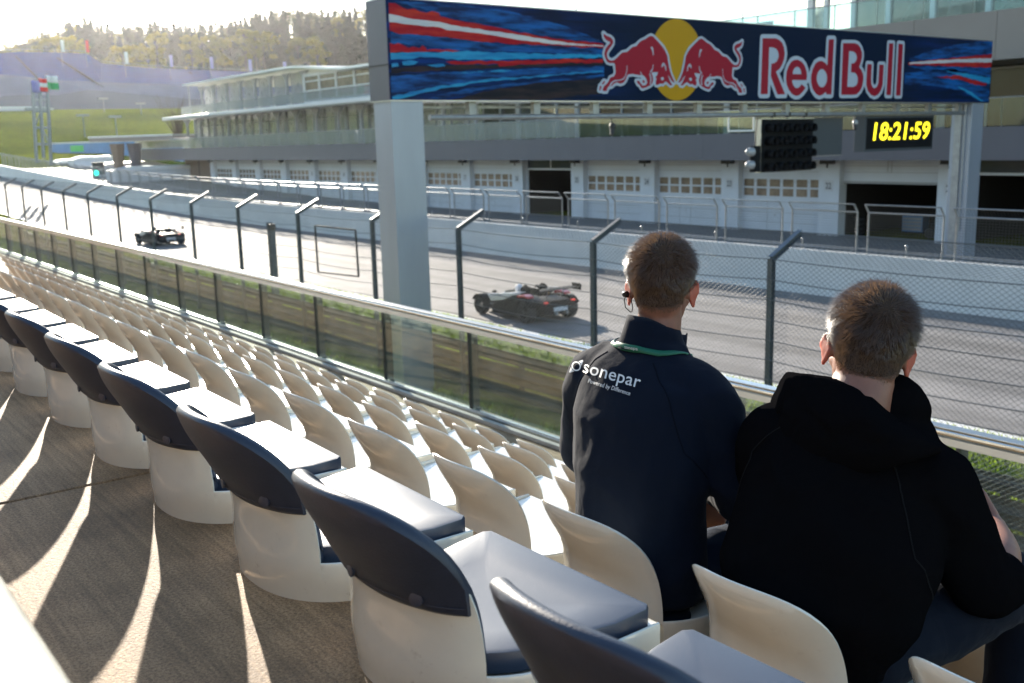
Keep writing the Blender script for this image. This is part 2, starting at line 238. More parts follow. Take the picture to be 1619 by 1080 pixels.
'let_red':[[26.89,3.05,27.56,3.07,27.74,3.02,27.89,2.93,27.98,2.78,28.03,2.60,28.00,2.42,27.90,2.24,27.78,2.11,27.60,2.02,28.10,1.30,27.70,1.29,27.34,1.87,27.36,2.27,27.48,2.28,27.62,2.34,27.70,2.46,27.72,2.56,27.66,2.68,27.57,2.75,27.43,2.78,27.23,2.78,27.21,1.30,26.86,1.29],[29.21,1.77,28.45,1.77,28.46,1.68,28.53,1.58,28.64,1.51,28.76,1.51,28.87,1.56,28.94,1.64,29.18,1.52,29.02,1.38,28.84,1.27,28.66,1.25,28.47,1.31,28.28,1.45,28.16,1.63,28.12,1.81,28.14,2.02,28.23,2.20,28.38,2.36,28.56,2.42,28.71,2.43,28.94,2.36,29.09,2.24,29.20,2.06,29.23,1.90],[30.35,3.14,30.64,3.16,30.61,1.31,30.32,1.31,30.29,1.40,30.14,1.31,29.95,1.26,29.75,1.32,29.55,1.49,29.46,1.70,29.44,1.90,29.52,2.14,29.66,2.33,29.85,2.41,30.02,2.42,30.20,2.36,30.32,2.28],[31.16,3.05,31.83,3.07,32.04,3.03,32.20,2.91,32.29,2.76,32.30,2.62,32.25,2.45,32.16,2.26,32.31,2.16,32.41,2.02,32.44,1.85,32.39,1.63,32.28,1.45,32.08,1.33,31.91,1.31,31.16,1.30],[32.63,2.38,32.90,2.38,32.90,1.83,32.94,1.66,33.03,1.57,33.14,1.55,33.27,1.60,33.35,1.74,33.36,2.38,33.64,2.38,33.63,1.69,33.54,1.47,33.36,1.32,33.14,1.26,32.93,1.31,32.72,1.46,32.62,1.65,32.61,1.85],[33.90,3.14,34.18,3.15,34.17,1.31,33.88,1.31],[34.50,3.15,34.79,3.14,34.79,1.30,34.49,1.30]],
'let_hole':[[28.46,1.96,28.92,1.96,28.88,2.10,28.78,2.18,28.67,2.20,28.56,2.16,28.48,2.06],[30.33,1.85,30.32,1.75,30.27,1.66,30.20,1.59,30.11,1.55,30.01,1.55,29.92,1.58,29.84,1.65,29.78,1.74,29.76,1.84,29.77,1.95,29.82,2.04,29.89,2.11,29.98,2.15,30.08,2.15,30.17,2.11,30.25,2.05,30.31,1.96],[31.53,2.79,31.73,2.79,31.88,2.75,31.97,2.66,31.99,2.56,31.94,2.46,31.84,2.39,31.68,2.37,31.68,2.07,31.90,2.07,32.03,2.00,32.10,1.87,32.09,1.74,32.02,1.63,31.85,1.58,31.50,1.58]],
'let_white':[[26.76,1.22,26.74,1.25,26.73,1.30,26.77,3.05,26.78,3.11,26.83,3.16,26.88,3.17,27.58,3.20,27.78,3.14,27.96,3.03,27.99,3.00,28.10,2.83,28.15,2.63,28.15,2.58,28.12,2.40,28.10,2.35,27.99,2.15,27.86,2.02,27.79,1.98,27.80,1.95,28.01,1.65,28.02,1.68,28.00,1.83,28.02,2.05,28.13,2.28,28.30,2.45,28.33,2.48,28.53,2.54,28.71,2.55,28.98,2.48,29.18,2.33,29.31,2.12,29.33,2.02,29.36,2.05,29.41,2.20,29.58,2.43,29.78,2.52,29.83,2.54,30.03,2.55,30.18,2.50,30.20,2.50,30.20,2.53,30.21,2.65,30.22,3.15,30.23,3.20,30.26,3.23,30.28,3.25,30.33,3.27,30.63,3.28,30.68,3.27,30.72,3.25,30.76,3.20,30.77,3.15,30.73,1.30,30.71,1.24,30.66,1.20,30.61,1.18,30.31,1.18,30.26,1.20,30.23,1.21,30.18,1.19,29.96,1.14,29.91,1.14,29.71,1.20,29.66,1.23,29.46,1.40,29.33,1.68,29.31,1.70,29.25,1.65,29.24,1.63,29.27,1.60,29.30,1.55,29.30,1.50,29.28,1.45,29.10,1.28,28.91,1.17,28.86,1.15,28.63,1.13,28.43,1.19,28.40,1.20,28.23,1.33,28.20,1.23,28.18,1.20,28.13,1.18,27.71,1.17,27.66,1.18,27.62,1.20,27.60,1.23,27.36,1.60,27.34,1.58,27.34,1.55,27.33,1.28,27.32,1.23,27.28,1.20,27.21,1.17,26.86,1.17,26.81,1.18],[31.07,1.23,31.06,1.25,31.05,1.30,31.05,3.05,31.07,3.10,31.09,3.13,31.15,3.16,31.85,3.18,32.09,3.13,32.26,3.00,32.28,2.98,32.39,2.80,32.41,2.63,32.40,2.58,32.35,2.40,32.30,2.30,32.40,2.23,32.50,2.08,32.51,2.10,32.53,2.40,32.55,2.45,32.57,2.47,32.62,2.49,32.90,2.49,32.94,2.48,32.97,2.46,32.99,2.43,33.01,2.38,33.01,1.83,33.04,1.73,33.08,1.68,33.12,1.66,33.17,1.68,33.20,1.70,33.24,1.78,33.25,2.38,33.27,2.44,33.32,2.48,33.37,2.49,33.65,2.49,33.69,2.48,33.72,2.46,33.75,2.40,33.76,2.38,33.74,1.65,33.63,1.40,33.40,1.21,33.15,1.15,32.87,1.22,32.65,1.38,32.52,1.61,32.50,1.59,32.36,1.38,32.15,1.24,32.10,1.22,31.92,1.20,31.17,1.19,31.12,1.20],[33.80,1.24,33.77,1.30,33.79,3.13,33.79,3.18,33.83,3.23,33.90,3.25,34.20,3.25,34.25,3.23,34.27,3.21,34.29,3.18,34.29,3.13,34.28,1.28,34.25,1.23,34.22,1.21,34.17,1.20,33.87,1.20,33.82,1.22],[34.40,1.24,34.38,1.30,34.39,3.18,34.43,3.23,34.50,3.26,34.80,3.25,34.85,3.24,34.88,3.20,34.89,3.18,34.90,3.13,34.90,1.28,34.87,1.23,34.84,1.20,34.80,1.19,34.47,1.19,34.43,1.20]],
's_blue':[[13.21,3.40,14.97,3.42,16.69,3.35,18.55,3.07,19.55,2.82,20.01,2.66,18.30,2.72,17.13,2.83,15.37,3.03,14.14,3.23],[13.10,2.67,14.52,2.61,16.66,2.50,20.06,2.53,20.06,2.34,17.11,2.32,14.92,2.31,14.10,2.38,13.08,2.41],[13.04,1.63,14.90,1.77,17.10,1.88,20.05,2.02,20.05,1.83,17.10,1.70,14.46,1.39,13.03,1.16],[13.96,1.08,15.30,1.36,16.63,1.50,20.05,1.81,20.05,1.74,17.09,1.47,15.74,1.32,14.53,1.09],[16.39,1.06,17.32,1.21,18.77,1.29,18.03,1.16,17.08,1.07],[35.21,2.60,36.35,2.91,38.27,3.23,39.79,3.39,41.11,3.49,41.18,2.98,38.82,2.80,35.45,2.55],[35.03,2.11,38.37,2.34,41.16,1.84,41.15,1.12,40.49,1.11,38.97,1.52,36.95,1.68,35.06,1.71],[35.14,2.37,37.36,2.42,41.14,2.44,41.19,2.06,38.63,2.22,36.41,2.24]],
's_brown':[[13.06,1.81,14.49,1.93,16.65,1.98,19.03,2.08,20.00,2.12,20.00,2.06,16.64,1.89,14.90,1.82,13.05,1.70],[14.78,1.07,16.18,1.34,17.56,1.53,20.05,1.68,20.05,1.26,17.55,1.08]],
's_cyan':[[13.05,2.18,14.10,2.23,15.17,2.28,16.66,2.29,18.05,2.30,20.00,2.33,20.00,2.26,18.54,2.20,17.11,2.13,15.76,2.08,14.70,2.07,14.41,2.11,13.89,2.11,13.49,2.03,13.06,2.02],[13.05,1.08,13.05,1.14,14.05,1.35,14.88,1.46,15.74,1.57,16.64,1.65,18.04,1.76,20.00,1.90,20.00,1.87,18.04,1.72,16.64,1.60,15.74,1.52,14.80,1.39,13.84,1.22,13.24,1.08],[13.37,1.98,13.61,2.02,13.84,1.99,13.72,1.92,13.40,1.90],[14.08,1.92,14.57,1.96,14.65,1.91,14.40,1.87],[13.08,1.93,13.25,1.95,13.27,1.87,13.07,1.84],[14.90,1.73,16.19,1.83,17.10,1.87,16.64,1.82],[37.78,2.24,38.63,2.21,39.68,2.15,41.19,2.04,41.11,1.81,40.23,1.91,39.17,2.03,38.29,2.15],[38.70,1.67,39.76,1.47,40.71,1.11,40.49,1.11,39.39,1.44]],
's_red':[[13.07,3.35,13.27,3.34,13.44,3.26,13.59,3.22,13.79,3.25,13.94,3.19,14.14,3.17,14.30,3.22,14.50,3.19,14.54,3.11,14.75,3.08,14.95,3.04,15.20,3.02,15.54,3.00,16.06,2.94,16.68,2.87,17.41,2.79,18.30,2.70,20.01,2.64,20.06,2.54,19.04,2.51,17.58,2.52,16.44,2.53,15.78,2.54,15.18,2.58,14.72,2.62,14.32,2.62,13.91,2.64,13.60,2.65,13.33,2.63,13.06,2.71],[13.04,2.41,13.16,2.38,13.29,2.42,13.43,2.37,13.58,2.31,13.70,2.35,13.90,2.31,13.98,2.39,14.08,2.33,14.10,2.28,14.59,2.30,15.09,2.29,14.50,2.24,13.70,2.22,13.05,2.19],[14.66,2.01,14.91,2.04,15.42,2.04,16.43,2.08,17.11,2.10,18.05,2.15,20.00,2.22,20.00,2.12,18.54,2.07,17.57,2.02,16.65,1.96,16.33,1.93,16.29,2.00,15.33,1.96,14.99,1.95],[35.22,2.50,36.38,2.60,37.58,2.69,38.82,2.79,39.85,2.88,41.18,2.98,41.14,2.45,40.17,2.44,38.36,2.43,36.87,2.43,35.23,2.41],[37.02,2.00,38.65,2.09,39.43,1.98,40.89,1.81,40.79,1.74,39.93,1.76,38.92,1.92,37.90,1.98]],
's_pale':[[13.05,3.09,13.35,3.06,13.73,3.00,14.13,2.99,14.54,2.97,14.86,2.91,15.36,2.88,16.23,2.81,17.13,2.75,18.06,2.66,19.04,2.60,20.01,2.59,20.01,2.56,18.54,2.55,17.12,2.62,16.22,2.71,15.36,2.76,14.73,2.78,14.53,2.84,14.12,2.84,13.65,2.87,13.05,2.90],[35.27,2.49,36.38,2.58,38.33,2.69,41.20,2.82,41.20,2.65,38.59,2.58,37.35,2.52,35.92,2.47,35.27,2.45]],
}
# ============================================================ terrain
G=-5.4
def sm(a,b,x):
    t=max(0,min(1,(x-a)/(b-a))); return t*t*(3-2*t)
def lift(x): return 0 if x>-60 else min(4.5,.0003*(x+60)**2) if x>-230 else 4.5
def bend(x): return 0 if x>-110 else -.0008*(x+110)**2
def pl(x,t):
    for (a,u),(b,v) in zip(t,t[1:]):
        if x<=b: return u+(v-u)*max(0,(x-a)/(b-a))
    return t[-1][1]
HP=[(170,0),(205,.8),(250,6),(300,11.6),(325,12.3),(345,12.6),(400,15),(445,17),(520,38),(620,44),(800,62),(1000,80),(1600,90)]
def elev(x,y):
    # near cross profile: ditch beside the stand, bank up to the track verge
    if y<13.7: c=-6.6
    elif y<16.2: c=-6.6+(y-13.7)/2.5*1.16
    elif y<17.35: c=-5.44+(y-16.2)/1.15*.03
    else: c=-5.41
    z=c+lift(x)*(1 if y>5 else .3)
    s=-x*.96+y*.28
    az=math.degrees(math.atan2(-x,max(y,1)))
    m=sm(49,60,az)
    if s>170: z+= (pl(s,HP)+ (4.5-lift(x)) *0)*m*(1+.04*math.sin(x*.02+y*.013))
    return z
def axis(a): 
    o=[]
    for x0,x1,st in a:
        n=int(round((x1-x0)/st)); o+=[x0+(x1-x0)*i/n for i in range(n)]
    return o+[a[-1][1]]
mg=bpy.data.materials.new('grass_ground'); mg.use_nodes=True; n=mg.node_tree.nodes; l=mg.node_tree.links; b=n['Principled BSDF']; b.inputs['Roughness'].default_value=.85; b.inputs['Specular IOR Level'].default_value=0
tc=n.new('ShaderNodeTexCoord'); t1=n.new('ShaderNodeTexNoise'); t1.inputs['Scale'].default_value=1.1; t1.inputs['Detail'].default_value=10; t1.inputs['Roughness'].default_value=.7
t2=n.new('ShaderNodeTexNoise'); t2.inputs['Scale'].default_value=.045; t2.inputs['Detail'].default_value=4
l.new(tc.outputs['Object'],t1.inputs['Vector']); l.new(tc.outputs['Object'],t2.inputs['Vector'])
r1=n.new('ShaderNodeValToRGB'); e=r1.color_ramp.elements; e[0].position=.3; e[0].color=(.05,.075,.012,1); e[1].position=.7; e[1].color=(.19,.22,.035,1)
l.new(t1.outputs[0],r1.inputs[0]); r2=n.new('ShaderNodeValToRGB'); e=r2.color_ramp.elements; e[0].position=.38; e[0].color=(.75,.75,.6,1); e[1].position=.62; e[1].color=(1.25,1.15,1,1); l.new(t2.outputs[0],r2.inputs[0])
mx=n.new('ShaderNodeMix'); mx.data_type='RGBA'; mx.blend_type='MULTIPLY'; mx.inputs[0].default_value=1; l.new(r1.outputs[0],mx.inputs[6]); l.new(r2.outputs[0],mx.inputs[7]); l.new(mx.outputs[2],b.inputs['Base Color'])
bp=n.new('ShaderNodeBump'); bp.inputs['Strength'].default_value=.6; bp.inputs['Distance'].default_value=.05; t3=n.new('ShaderNodeTexNoise'); t3.inputs['Scale'].default_value=14; l.new(tc.outputs['Object'],t3.inputs['Vector']); l.new(t3.outputs[0],bp.inputs['Height']); l.new(bp.outputs[0],b.inputs['Normal'])
M['grass_ground']=mg
xs=axis([(-2000,-1600,200),(-1600,-700,60),(-700,-150,12),(-150,-50,5),(-50,60,6),(60,400,60)])
ys=axis([(-400,-20,60),(-20,13.7,5),(13.7,17.3,.6),(17.3,28,3),(28,60,8),(60,250,12),(250,1000,40),(1000,2000,250)])
mb=MB(); mb.v=[(x,y+bend(x)*(1 if 0<y<60 else 0),elev(x,y)) for x in xs for y in ys]; ny=len(ys)
mb.f=[(i*ny+j,(i+1)*ny+j,(i+1)*ny+j+1,i*ny+j+1) for i in range(len(xs)-1) for j in range(ny-1)]; mb.mi=[0]*len(mb.f)
ground=tag(mb.build('ground','grass_ground',smooth=True),kind='structure')
def strip(name,y0,y1,z,m,x0=-230,x1=60,ny=1):
    X=axis([(x0,-50,4),(-50,x1,10)]); mb=MB()
    for i in range(len(X)-1):
        a,b2=X[i],X[i+1]
        mb.add([(a,y0+bend(a),G+z+lift(a)),(b2,y0+bend(b2),G+z+lift(b2)),(b2,y1+bend(b2),G+z+lift(b2)),(a,y1+bend(a),G+z+lift(a))],[(0,1,2,3)])
    return tag(mb.build(name,m),kind='structure')
strip('track',17.42,28.7,.004,'asphalt')
strip('pit_lane',29.1,47.2,.004,'lane')
strip('paddock_ground',64,150,.02,'asphalt',-230,-60)
strip('verge_line',17.3,17.56,.010,'paint_white')
strip('pit_lane_line',36.0,36.15,.010,'paint_white')
strip('pit_lane_line',40.3,40.42,.010,'paint_white')

# ---- distant mountains (very far, pale through the haze)
mat('mountain',(.05,.075,.06),.9,vary=.3,vscale=.01)
def ridge(u,v):
    az=R(-8+75*u); d=1250+350*v; h=(105+42*math.sin(u*9+1)+18*math.sin(u*23)+7*math.sin(u*61))*math.sin(PI*min(1,v*1.0+.0)*.5)
    return (-math.sin(az)*d,math.cos(az)*d,-20+h*.9)
tag(MB().grid(ridge,90,8).build('mountains','mountain',smooth=True),kind='structure')

# ============================================================ grandstand terrace
mc=bpy.data.materials.new('stand_concrete'); mc.use_nodes=True; n=mc.node_tree.nodes; l=mc.node_tree.links; b=n['Principled BSDF']; b.inputs['Roughness'].default_value=.72
tc=n.new('ShaderNodeTexCoord'); mp=n.new('ShaderNodeMapping'); mp.inputs['Scale'].default_value=(2.2,70,70); l.new(tc.outputs['Object'],mp.inputs[0])
br=n.new('ShaderNodeTexNoise'); br.inputs['Scale'].default_value=1; br.inputs['Detail'].default_value=4; l.new(mp.outputs[0],br.inputs[0])
fi=n.new('ShaderNodeTexNoise'); fi.inputs['Scale'].default_value=170; fi.inputs['Detail'].default_value=6; fi.inputs['Roughness'].default_value=.85; l.new(tc.outputs['Object'],fi.inputs[0])
vo=n.new('ShaderNodeTexVoronoi'); vo.inputs['Scale'].default_value=150; l.new(tc.outputs['Object'],vo.inputs[0])
bl=n.new('ShaderNodeTexNoise'); bl.inputs['Scale'].default_value=2.6; bl.inputs['Detail'].default_value=7; bl.inputs['Roughness'].default_value=.62; l.new(tc.outputs['Object'],bl.inputs[0])
r1=n.new('ShaderNodeValToRGB'); e=r1.color_ramp.elements; e[0].position=.35; e[0].color=(.12,.073,.036,1); e[1].position=.62; e[1].color=(.53,.365,.205,1); l.new(fi.outputs[0],r1.inputs[0])
r2=n.new('ShaderNodeValToRGB'); e=r2.color_ramp.elements; e[0].position=.33; e[0].color=(.5,.47,.43,1); e[1].position=.62; e[1].color=(1.12,1.1,1.08,1); l.new(bl.outputs[0],r2.inputs[0])
r3=n.new('ShaderNodeValToRGB'); e=r3.color_ramp.elements; e[0].position=.36; e[0].color=(.78,.76,.73,1); e[1].position=.6; e[1].color=(1.08,1.06,1.04,1); l.new(br.outputs[0],r3.inputs[0])
def mul(a,c):
    m=n.new('ShaderNodeMix'); m.data_type='RGBA'; m.blend_type='MULTIPLY'; m.inputs[0].default_value=1; l.new(a,m.inputs[6]); l.new(c,m.inputs[7]); return m.outputs[2]
l.new(mul(mul(r1.outputs[0],r2.outputs[0]),r3.outputs[0]),b.inputs['Base Color'])
def mth(op,a,c):
    m=n.new('ShaderNodeMath'); m.operation=op
    for k,q in enumerate((a,c)):
        if isinstance(q,(int,float)): m.inputs[k].default_value=q
        else: l.new(q,m.inputs[k])
    return m.outputs[0]
hgt=mth('ADD',mth('ADD',mth('MULTIPLY',br.outputs[0],.7),mth('MULTIPLY',fi.outputs[0],1.2)),mth('MULTIPLY',vo.outputs['Distance'],.9))
bp=n.new('ShaderNodeBump'); bp.inputs['Strength'].default_value=.9; bp.inputs['Distance'].default_value=.0013; l.new(hgt,bp.inputs['Height']); l.new(bp.outputs[0],b.inputs['Normal'])
M['stand_concrete']=mc
mat('concrete_pale',(.42,.39,.34),.75,vary=.2,vscale=3,bump=.3,bscale=70)
mat('joint',(.05,.04,.03),.9)
X0,X1=-46,9
def TZ(k): return -.80-.383*k
def TY(k): return .95+.85*k
for k in range(-13,6):
    mb=MB(); y0=TY(k-1); y1=TY(k) if k<5 else 5.78
    # each tread is made of precast slabs with an open joint every 6 m
    js=[-2.52-6.0*i for i in range(9)][::-1]+[3.5]; e=[X0]+[j for j in js if X0<j<X1]+[X1]
    for a,c in zip(e,e[1:]): mb.box(a+.004,c-.004,y0,y1+.0,TZ(k)-.18,TZ(k))
    mb.box(X0,X1,y0+.02,y1-.02,TZ(k)-.40,TZ(k)-.181)
    tag(mb.build('terrace_steps','stand_concrete',bevel=.006),kind='structure')
mb=MB(); mb.box(X0,X1,5.60,5.78,-7.0,TZ(5)-.181); tag(mb.build('terrace_wall','concrete_pale'),kind='structure')
mb=MB(); mb.box(X0,X1,5.48,5.54,TZ(5),TZ(5)+.04); tag(mb.build('terrace_kerb','concrete_pale',bevel=.006),kind='structure')

# ============================================================ glass balustrade
RY=5.62; RT=-1.768
t=thing('glass_railing','long frameless glass railing with steel handrail in front of the lowest seats','railing',(-4.6,RY,TZ(5)))
mb=MB(); mb.tube([(x,RY+.0,RT-.028+.0) for x in (X0,-20,-8,X1)],.030,14); mb.build('handrail','chrome',t,smooth='auto')
mb=MB(); mb.box(X0,X1,RY-.035,RY+.045,RT+.002,RT+.010); mb.build('handrail_cap','alu',t,bevel=.002)
mb=MB(); mb.box(X0,X1,RY-.012,RY+.012,RT-.105,RT-.060); mb.build('glass_channel','alu',t)
mb=MB(); mb.box(X0,X1,RY-.04,RY+.045,TZ(5)+.001,TZ(5)+.045); mb.box(X0,X1,RY-.03,RY-.022,TZ(5)+.045,TZ(5)+.06); mb.build('base_channel','alu',t,bevel=.003)
px=[-8.27-1.73*k for k in range(-5,22)]
mat('post_fin',(.05,.052,.055),.4,metal=.3)
for x in px:
    mb=MB(); mb.box(x-.007,x+.007,RY+.012,RY+.105,TZ(5)+.002,RT-.06); mb.box(x-.02,x+.02,RY+.0,RY+.11,TZ(5)+.0,TZ(5)+.05)
    mb.build('post','post_fin',t)
    mb=MB(); mb.box(x-.011,x+.011,RY-.012,RY+.0115,TZ(5)+.05,RT-.105); mb.build('seal','frame_black',t)
    mb=MB(); mb.box(x+.014,x+1.716,RY-.007,RY+.007,TZ(5)+.046,RT-.104); mb.build('glass_pane','rail_glass',t)

# ============================================================ guardrail + catch fence
FY=14.2
mat('rail_old',(.06,.06,.06),.6,vary=.15,vscale=2.5,metal=.2)
t=thing('guardrail','triple row of dull grey steel barrier between grass bank and stand','guardrail',(-20,FY+.25,G-.5))
def beam(z0,z1):
    mb=MB(); pr=[(0,z0),(.03,z0+.02),(.035,z0+(z1-z0)*.3),(-.03,z0+(z1-z0)*.5),(.035,z0+(z1-z0)*.7),(.03,z1-.02),(0,z1)]
    X=[-75+3.98*i for i in range(21)]
    for a,c in zip(X,X[1:]):
        k=len(mb.v); o=.004*((X.index(a))%2)
        mb.v+=[(a,FY+.22+p+o,z) for p,z in pr]+[(c+.1,FY+.22+p+o,z) for p,z in pr]
        for i in range(6): mb.f.append((k+i,k+i+1,k+8+i,k+7+i)); mb.mi.append(0)
    return mb
for z0,z1 in ((-5.36,-5.06),(-5.86,-5.41),(-6.34,-5.92)):
    o=beam(z0,z1).build('barrier_beam','rail_old',t); s=o.modifiers.new('thick','SOLIDIFY'); s.thickness=.006
for i in range(38):
    mb=MB(); x=-75+1.99*i+.1; mb.box(x,x+.10,FY+.27,FY+.38,-6.5,-5.10); mb.build('post','rail_old',t)
fpx=[-6.0,-11.4,-16.1,-21.2,-25.6,-30.5,-35.5,-40.3,-45.4,-50.4,-55.6,-60.6,-65.8,-71.0,-76.2,-81.4]
t=thing('catch_fence','tall chain-link debris fence with grey cranked posts and steel cables along the track','fence',(-20,FY,-6.3))
def fz(x): return lift(x)*.9
for x in fpx:
    z=fz(x); mb=MB(); zb=-6.5; zt=-2.13+z
    mb.box(x-.05,x+.05,FY-.055,FY-.045,zb,zt); mb.box(x-.05,x+.05,FY+.045,FY+.055,zb,zt); mb.box(x-.012,x+.012,FY-.045,FY+.045,zb,zt)
    a=Vector((x,FY,zt)); c=Vector((x,FY+.78,zt+.40)); d=(c-a).normalized(); nn=Vector((0,-d.z,d.y))
    def bar(o0,o1,w):
        v=[]
        for p in (a-d*.02,c):
            for sx in (-w,w):
                for o_ in (o0,o1): v.append(p+nn*o_+Vector((sx,0,0)))
        mb.add(v,[(0,1,3,2),(4,6,7,5),(0,4,5,1),(2,3,7,6),(0,2,6,4),(1,5,7,3)])
    bar(-.055,-.045,.05); bar(.045,.055,.05); bar(-.045,.045,.012)
    mb.build('post','post_blue',t)
cz=[-2.13-.36*i for i in range(9)]
for ci,z in enumerate(cz):
    mb=MB(); P=[]
    for a,c in zip(fpx,fpx[1:]):
        for i in range(6):
            q=i/6; x=a+(c-a)*q; P.append((x,FY-.065,z+fz(x)-.07*math.sin(PI*q)*(1 if ci%3 else .6)))
    mb.tube([(6,FY-.065,z)]+P,.009,5); mb.build('cable','wire',t)
mb=MB(); P=[(x,FY+.42,-1.90+fz(x)-.03) for x in [6]+fpx]; mb.tube(P,.008,5); mb.build('cable','wire',t)
mb=MB(); P=[(x,FY+.78,-1.73+fz(x)) for x in [6]+fpx]; mb.tube(P,.010,5); mb.build('cable','wire',t)
# chain-link wires, really woven as crossing diagonals
mb=MB(); zlo=-6.3; H=-2.13-zlo; st=.115
def wire3(p,q,r):
    p=Vector(p);q=Vector(q);d=(q-p).normalized(); u=d.cross(Vector((0,1,0))).normalized()*r; v=Vector((0,1,0))*r; k=len(mb.v)
    for b0 in (p,q): mb.v+=[tuple(b0+u),tuple(b0-u*.5+v*.87),tuple(b0-u*.5-v*.87)]
    mb.f+=[(k,k+1,k+4,k+3),(k+1,k+2,k+5,k+4),(k+2,k,k+3,k+5)]; mb.mi+=[0]*3
x=-84
while x<6:
    dx=H*1.4; r=.0036 if x>-30 else .004
    z0=fz(x); z1=fz(x+dx)
    wire3((x,FY-.050,zlo+z0),(x+dx,FY-.050,-2.13+z1),r); wire3((x+dx,FY-.056,zlo+z1),(x,FY-.056,-2.13+z0),r)
    L=.80; d2=L*1.4
    wire3((x,FY,-2.13+z0),(x+d2,FY+.78,-1.73+z0),r); wire3((x+d2,FY+.01,-2.13+z0),(x,FY+.79,-1.73+z0),r)
    x+=st if x>-45 else st*2
mb.build('chain_link','wire',t,fix=False)
# camera opening frame hung in the fence, and the dark box post
t=thing('fence_window_frame','empty black rectangular frame hung in the catch fence left of the gantry column','frame',tuple(aty(530,436,FY+.1)))
c=[aty(498,357,FY+.1),aty(562,364,FY+.1),aty(567,437,FY+.1),aty(503,430,FY+.1)]
mb=MB()
for i in range(4):
    mb.tube([c[i],c[(i+1)%4]],.035,4)
mb.build('frame_bars','frame_black',t)
t=thing('marker_post','thick dark box-section post with slanted cap behind the fence','post',tuple(aty(433,430,FY+.5)))
p=aty(428,354,FY+.5); mb=MB(); mb.box(p.x-.13,p.x+.13,p.y-.1,p.y+.1,-6.3,p.z); mb.build('shaft','post_blue',t,bevel=.008)
mb=MB(); mb.prism([(-.14,0),(.14,0),(.14,-.22),(-.14,.05)],lambda a,b_,d:(p.x+a,p.y+d,p.z+.001+b_),-.12,.12); mb.build('cap','frame_black',t)

# ============================================================ pit wall and its fence panels
t=thing('pit_wall','long white concrete wall between race track and pit lane','wall',(-30,28.9,G))
X=axis([(-200,-60,4),(-60,30,6)]); mb=MB()
for a,c in zip(X,X[1:]):
    v=[]
    for x in (a,c-.006):
        L=lift(x); B=bend(x); v+=[(x,28.66+B,G+L),(x,28.70+B,G+.25+L),(x,28.74+B,G+1.5+L),(x,29.05+B,G+1.5+L),(x,29.12+B,G+L)]
    mb.add(v,[(0,1,6,5),(1,2,7,6),(2,3,8,7),(3,4,9,8),(0,4,3,2,1),(5,6,7,8,9)])
mb.build('concrete_blocks','wall_white',t)
mb=MB()
for i in range(24):
    x=10-4*i-.2; mb.tube([(x,29.3,G+1.2),(x,29.3,G+1.78)],.03,6); mb.sphere((x,29.3,G+1.8),.055,8,5)
mb.tube([(14,29.3,G+1.62),(-90,29.3,G+1.62)],.022,6); mb.build('low_handrail','galv',t,smooth='auto')
def panel(wmode):
    t=thing('fence_panel','x','fence panel',(0,29.0,G+1.5),group='wire fence panels standing on the pit wall')
    z0=G+1.52; z1=z0+1.32; mb=MB()
    for s_ in (-1.3,1.3):
        mb.tube([(s_,29.0,z0-.02),(s_,29.0,z1),(s_,28.78,z1+.27)],.032 if wmode else .045,6)
    mb.tube([(-1.3,28.78,z1+.27),(1.3,28.78,z1+.27)],.022,6); mb.tube([(-1.3,29.0,z1),(1.3,29.0,z1)],.028,6); mb.tube([(-1.3,29.0,z0+.08),(1.3,29.0,z0+.08)],.022,6)
    mb.build('frame','galv',t,smooth='auto')
    mb=MB(); n_=int(2.6/.10)
    for i in range(1,n_): x=-1.3+2.6*i/n_; mb.tube([(x,29.01,z0+.08),(x,29.01,z1)],.004,3,False)
    for i in range(1,15): z=z0+.08+(z1-z0-.08)*i/15; mb.tube([(-1.3,28.99,z),(1.3,28.99,z)],.0045 if wmode else .010,3,False)
    for i in range(1,n_): x=-1.3+2.6*i/n_; mb.tube([(x,29.0,z1),(x,28.78,z1+.27)],.004,3,False)
    mb.build('wire_mesh','wire' if wmode else 'galv',t,fix=False); return t
pn=panel(True); pf=panel(False)
for i in range(46):
    x=-21.13+3.02*(3-i); src=pn if x>-52 else pf
    c=src if (i==0 or src.get('used') is None) else copy_tree(src)
    src['used']=1
    c.location=(x,29.0+bend(x),G+1.5+lift(x)); 
    if c is not src and 'used' in c: del c['used']
    c['label']='wire fence panel on the white pit wall, %s from the right end'%ordn(i)
for s_ in (pn,pf):
    if 'used' in s_: del s_['used']
# ============================================================ advertising gantry over the track
XF=-22.2
t=thing('advertising_gantry','huge dark blue banner gantry on two square columns spanning the race track','gantry',(XF-.45,27,G))
ga=t
mb=MB(); mb.box(-23.08,-22.22,13.02,13.95,-6.8,1.04); mb.build('column','column_paint',t,bevel=.012)
mb=MB(); mb.box(-23.08,-22.22,39.93,40.85,G,1.04); mb.build('column','column_paint',t,bevel=.012)
mb=MB(); mb.box(-22.9,-22.6,39.86,39.925,G,1.0); mb.tube([(-22.45,39.86,1.0),(-22.45,39.86,G+1.3)],.03,6); mb.build('cable_duct','galv',t)
mb=MB(); mb.box(-23.18,-22.205,12.98,41.15,1.06,3.47); mb.build('banner_box','grey_panel',t,bevel=.01)
mb=MB(); mb.box(-23.19,-22.19,12.97,41.16,1.035,1.058); mb.box(-23.19,-22.19,12.97,41.16,3.472,3.50); mb.build('edge_trim','alu',t)
mb=MB(); mb.box(-23.24,-22.19,12.955,12.978,1.9,1.92); mb.build('panel_seam','frame_black',t)
